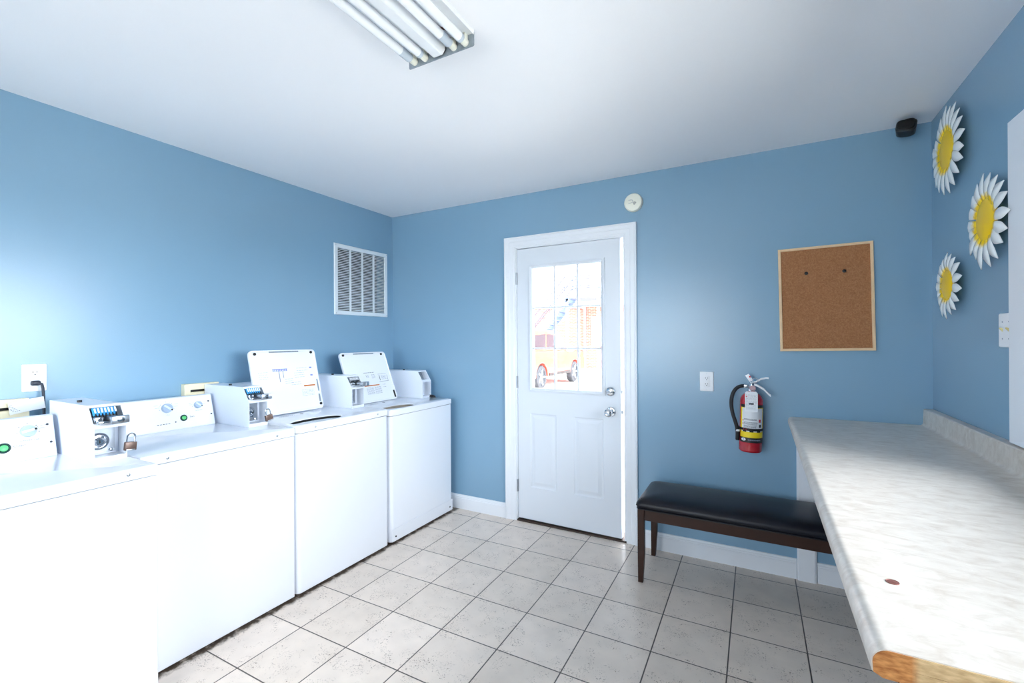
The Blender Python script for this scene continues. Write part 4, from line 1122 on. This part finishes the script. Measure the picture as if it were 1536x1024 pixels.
# outside stairs
sx = thing('stairs', (-9.6, 20.3, gz), 'blue grey steel outdoor stairs climbing to the upper floor, beyond the car', 'stairs')
S0, S1 = Vector((-11.0, 0, gz)), Vector((-7.95, 0, 3.25))
for yy in (19.75, 20.75):
    b = MB().prism_y([(S0.x, gz), (S0.x+.3, gz), (S1.x+.15, 3.15), (S1.x+.15, 3.35), (S1.x-.1, 3.35)], yy-.03, yy+.03)
    b.build('stringer', M['stairm'], sx, smooth=False)
n = 17
for k in range(1, n):
    t_ = k/n; p = S0.lerp(S1, t_)
    MB().box(p.x-.02, p.x+.26, 19.78, 20.72, p.z, p.z+.04).build('tread', M['stairm'], sx, smooth=False)
for yy in (19.75, 20.75):
    b = MB()
    for h in (.5, .95): b.tube([(S0.x, yy, gz+h), (S1.x, yy, 3.3+h), (S1.x+1.6, yy, 3.3+h)], .025, 8)
    for k in range(0, 5):
        p = S0.lerp(S1, k/4); b.tube([(p.x, yy, p.z), (p.x, yy, p.z+.97)], .02, 8)
    b.build('handrail', M['rail'], sx)
MB().box(S1.x, S1.x+1.7, 19.7, 21.8, 3.25, 3.35).build('landing', M['stairm'], sx, smooth=False)
for x in (S1.x+.1, S1.x+1.6): MB().box(x-.05, x+.05, 19.72, 19.82, gz, 3.25).build('landing_post', M['stairm'], sx, smooth=False)

# ------------------------------------------------------------------ light
wd = bpy.data.worlds.new('world'); SC.world = wd; wd.use_nodes = True
nt = wd.node_tree; bg = nt.nodes['Background']
bg.inputs[0].default_value = (.88, .94, 1.0, 1)
# overcast sky, brighter towards the hidden sun on the window side of the building
wtc = nt.nodes.new('ShaderNodeTexCoord'); wdot = nt.nodes.new('ShaderNodeVectorMath'); wdot.operation = 'DOT_PRODUCT'
wdot.inputs[1].default_value = Vector((.95, .0, .3)).normalized()
nt.links.new(wtc.outputs['Generated'], wdot.inputs[0])
wmr = nt.nodes.new('ShaderNodeMapRange'); wmr.interpolation_type = 'SMOOTHSTEP'
wmr.inputs[1].default_value = .1; wmr.inputs[2].default_value = .95; wmr.inputs[3].default_value = 1.1; wmr.inputs[4].default_value = 3.2
nt.links.new(wdot.outputs['Value'], wmr.inputs[0]); nt.links.new(wmr.outputs[0], bg.inputs[1])
def portal(name, loc, rot, sx_, sy_):
    li = bpy.data.lights.new(name, 'AREA'); li.shape = 'RECTANGLE'; li.size = sx_; li.size_y = sy_
    li.cycles.is_portal = True
    o = bpy.data.objects.new(name, li); COL.objects.link(o); o.location = loc; o.rotation_euler = rot
    return o
portal('window_daylight', (XR+T+.02, (WY0+WY1)/2, (WZ0+WZ1)/2), (0, R(90), 0), WZ1-WZ0+.1, WY1-WY0+.1)
portal('door_daylight', ((DX0+DX1)/2, YB+T+.02, DZ/2), (R(-90), 0, 0), DX1-DX0+.1, DZ+.1)
portal('fill_window_daylight', ((FX0+FX1)/2, YF-T-.02, (FZ0+FZ1)/2), (R(90), 0, 0), FX1-FX0+.1, FZ1-FZ0+.1)  # guides sky light through the added fill window

# ------------------------------------------------------------------ camera
f_, cy_, yaw, roll = 681.208788, 508.9894, .498865459, -.006060018
F0 = Vector((-math.sin(yaw), math.cos(yaw), 0)); R0 = Vector((math.cos(yaw), math.sin(yaw), 0)); U0 = Vector((0, 0, 1))
a = -roll
cr = R0*math.cos(a)-U0*math.sin(a); cu = R0*math.sin(a)+U0*math.cos(a)
cam = bpy.data.cameras.new('camera'); cam.sensor_width = 36; cam.lens = f_/1536*36; cam.shift_y = -(512-cy_)/1536; cam.clip_start = .02; cam.clip_end = 300
co = bpy.data.objects.new('camera', cam); COL.objects.link(co)
mw = Matrix((cr, cu, -F0)).transposed().to_4x4(); mw.translation = (0, 0, 1.36)
co.matrix_world = mw
SC.camera = co

SC.view_settings.view_transform = 'Standard'; SC.view_settings.look = 'None'
SC.view_settings.gamma = 1; SC.view_settings.use_curve_mapping = False
SC.view_settings.exposure = 3.22
SC.cycles.use_denoising = True
SC.cycles.max_bounces = 14; SC.cycles.diffuse_bounces = 8; SC.cycles.glossy_bounces = 5; SC.cycles.transparent_max_bounces = 12
SC.cycles.sample_clamp_indirect = 10; SC.cycles.caustics_reflective = False; SC.cycles.caustics_refractive = False
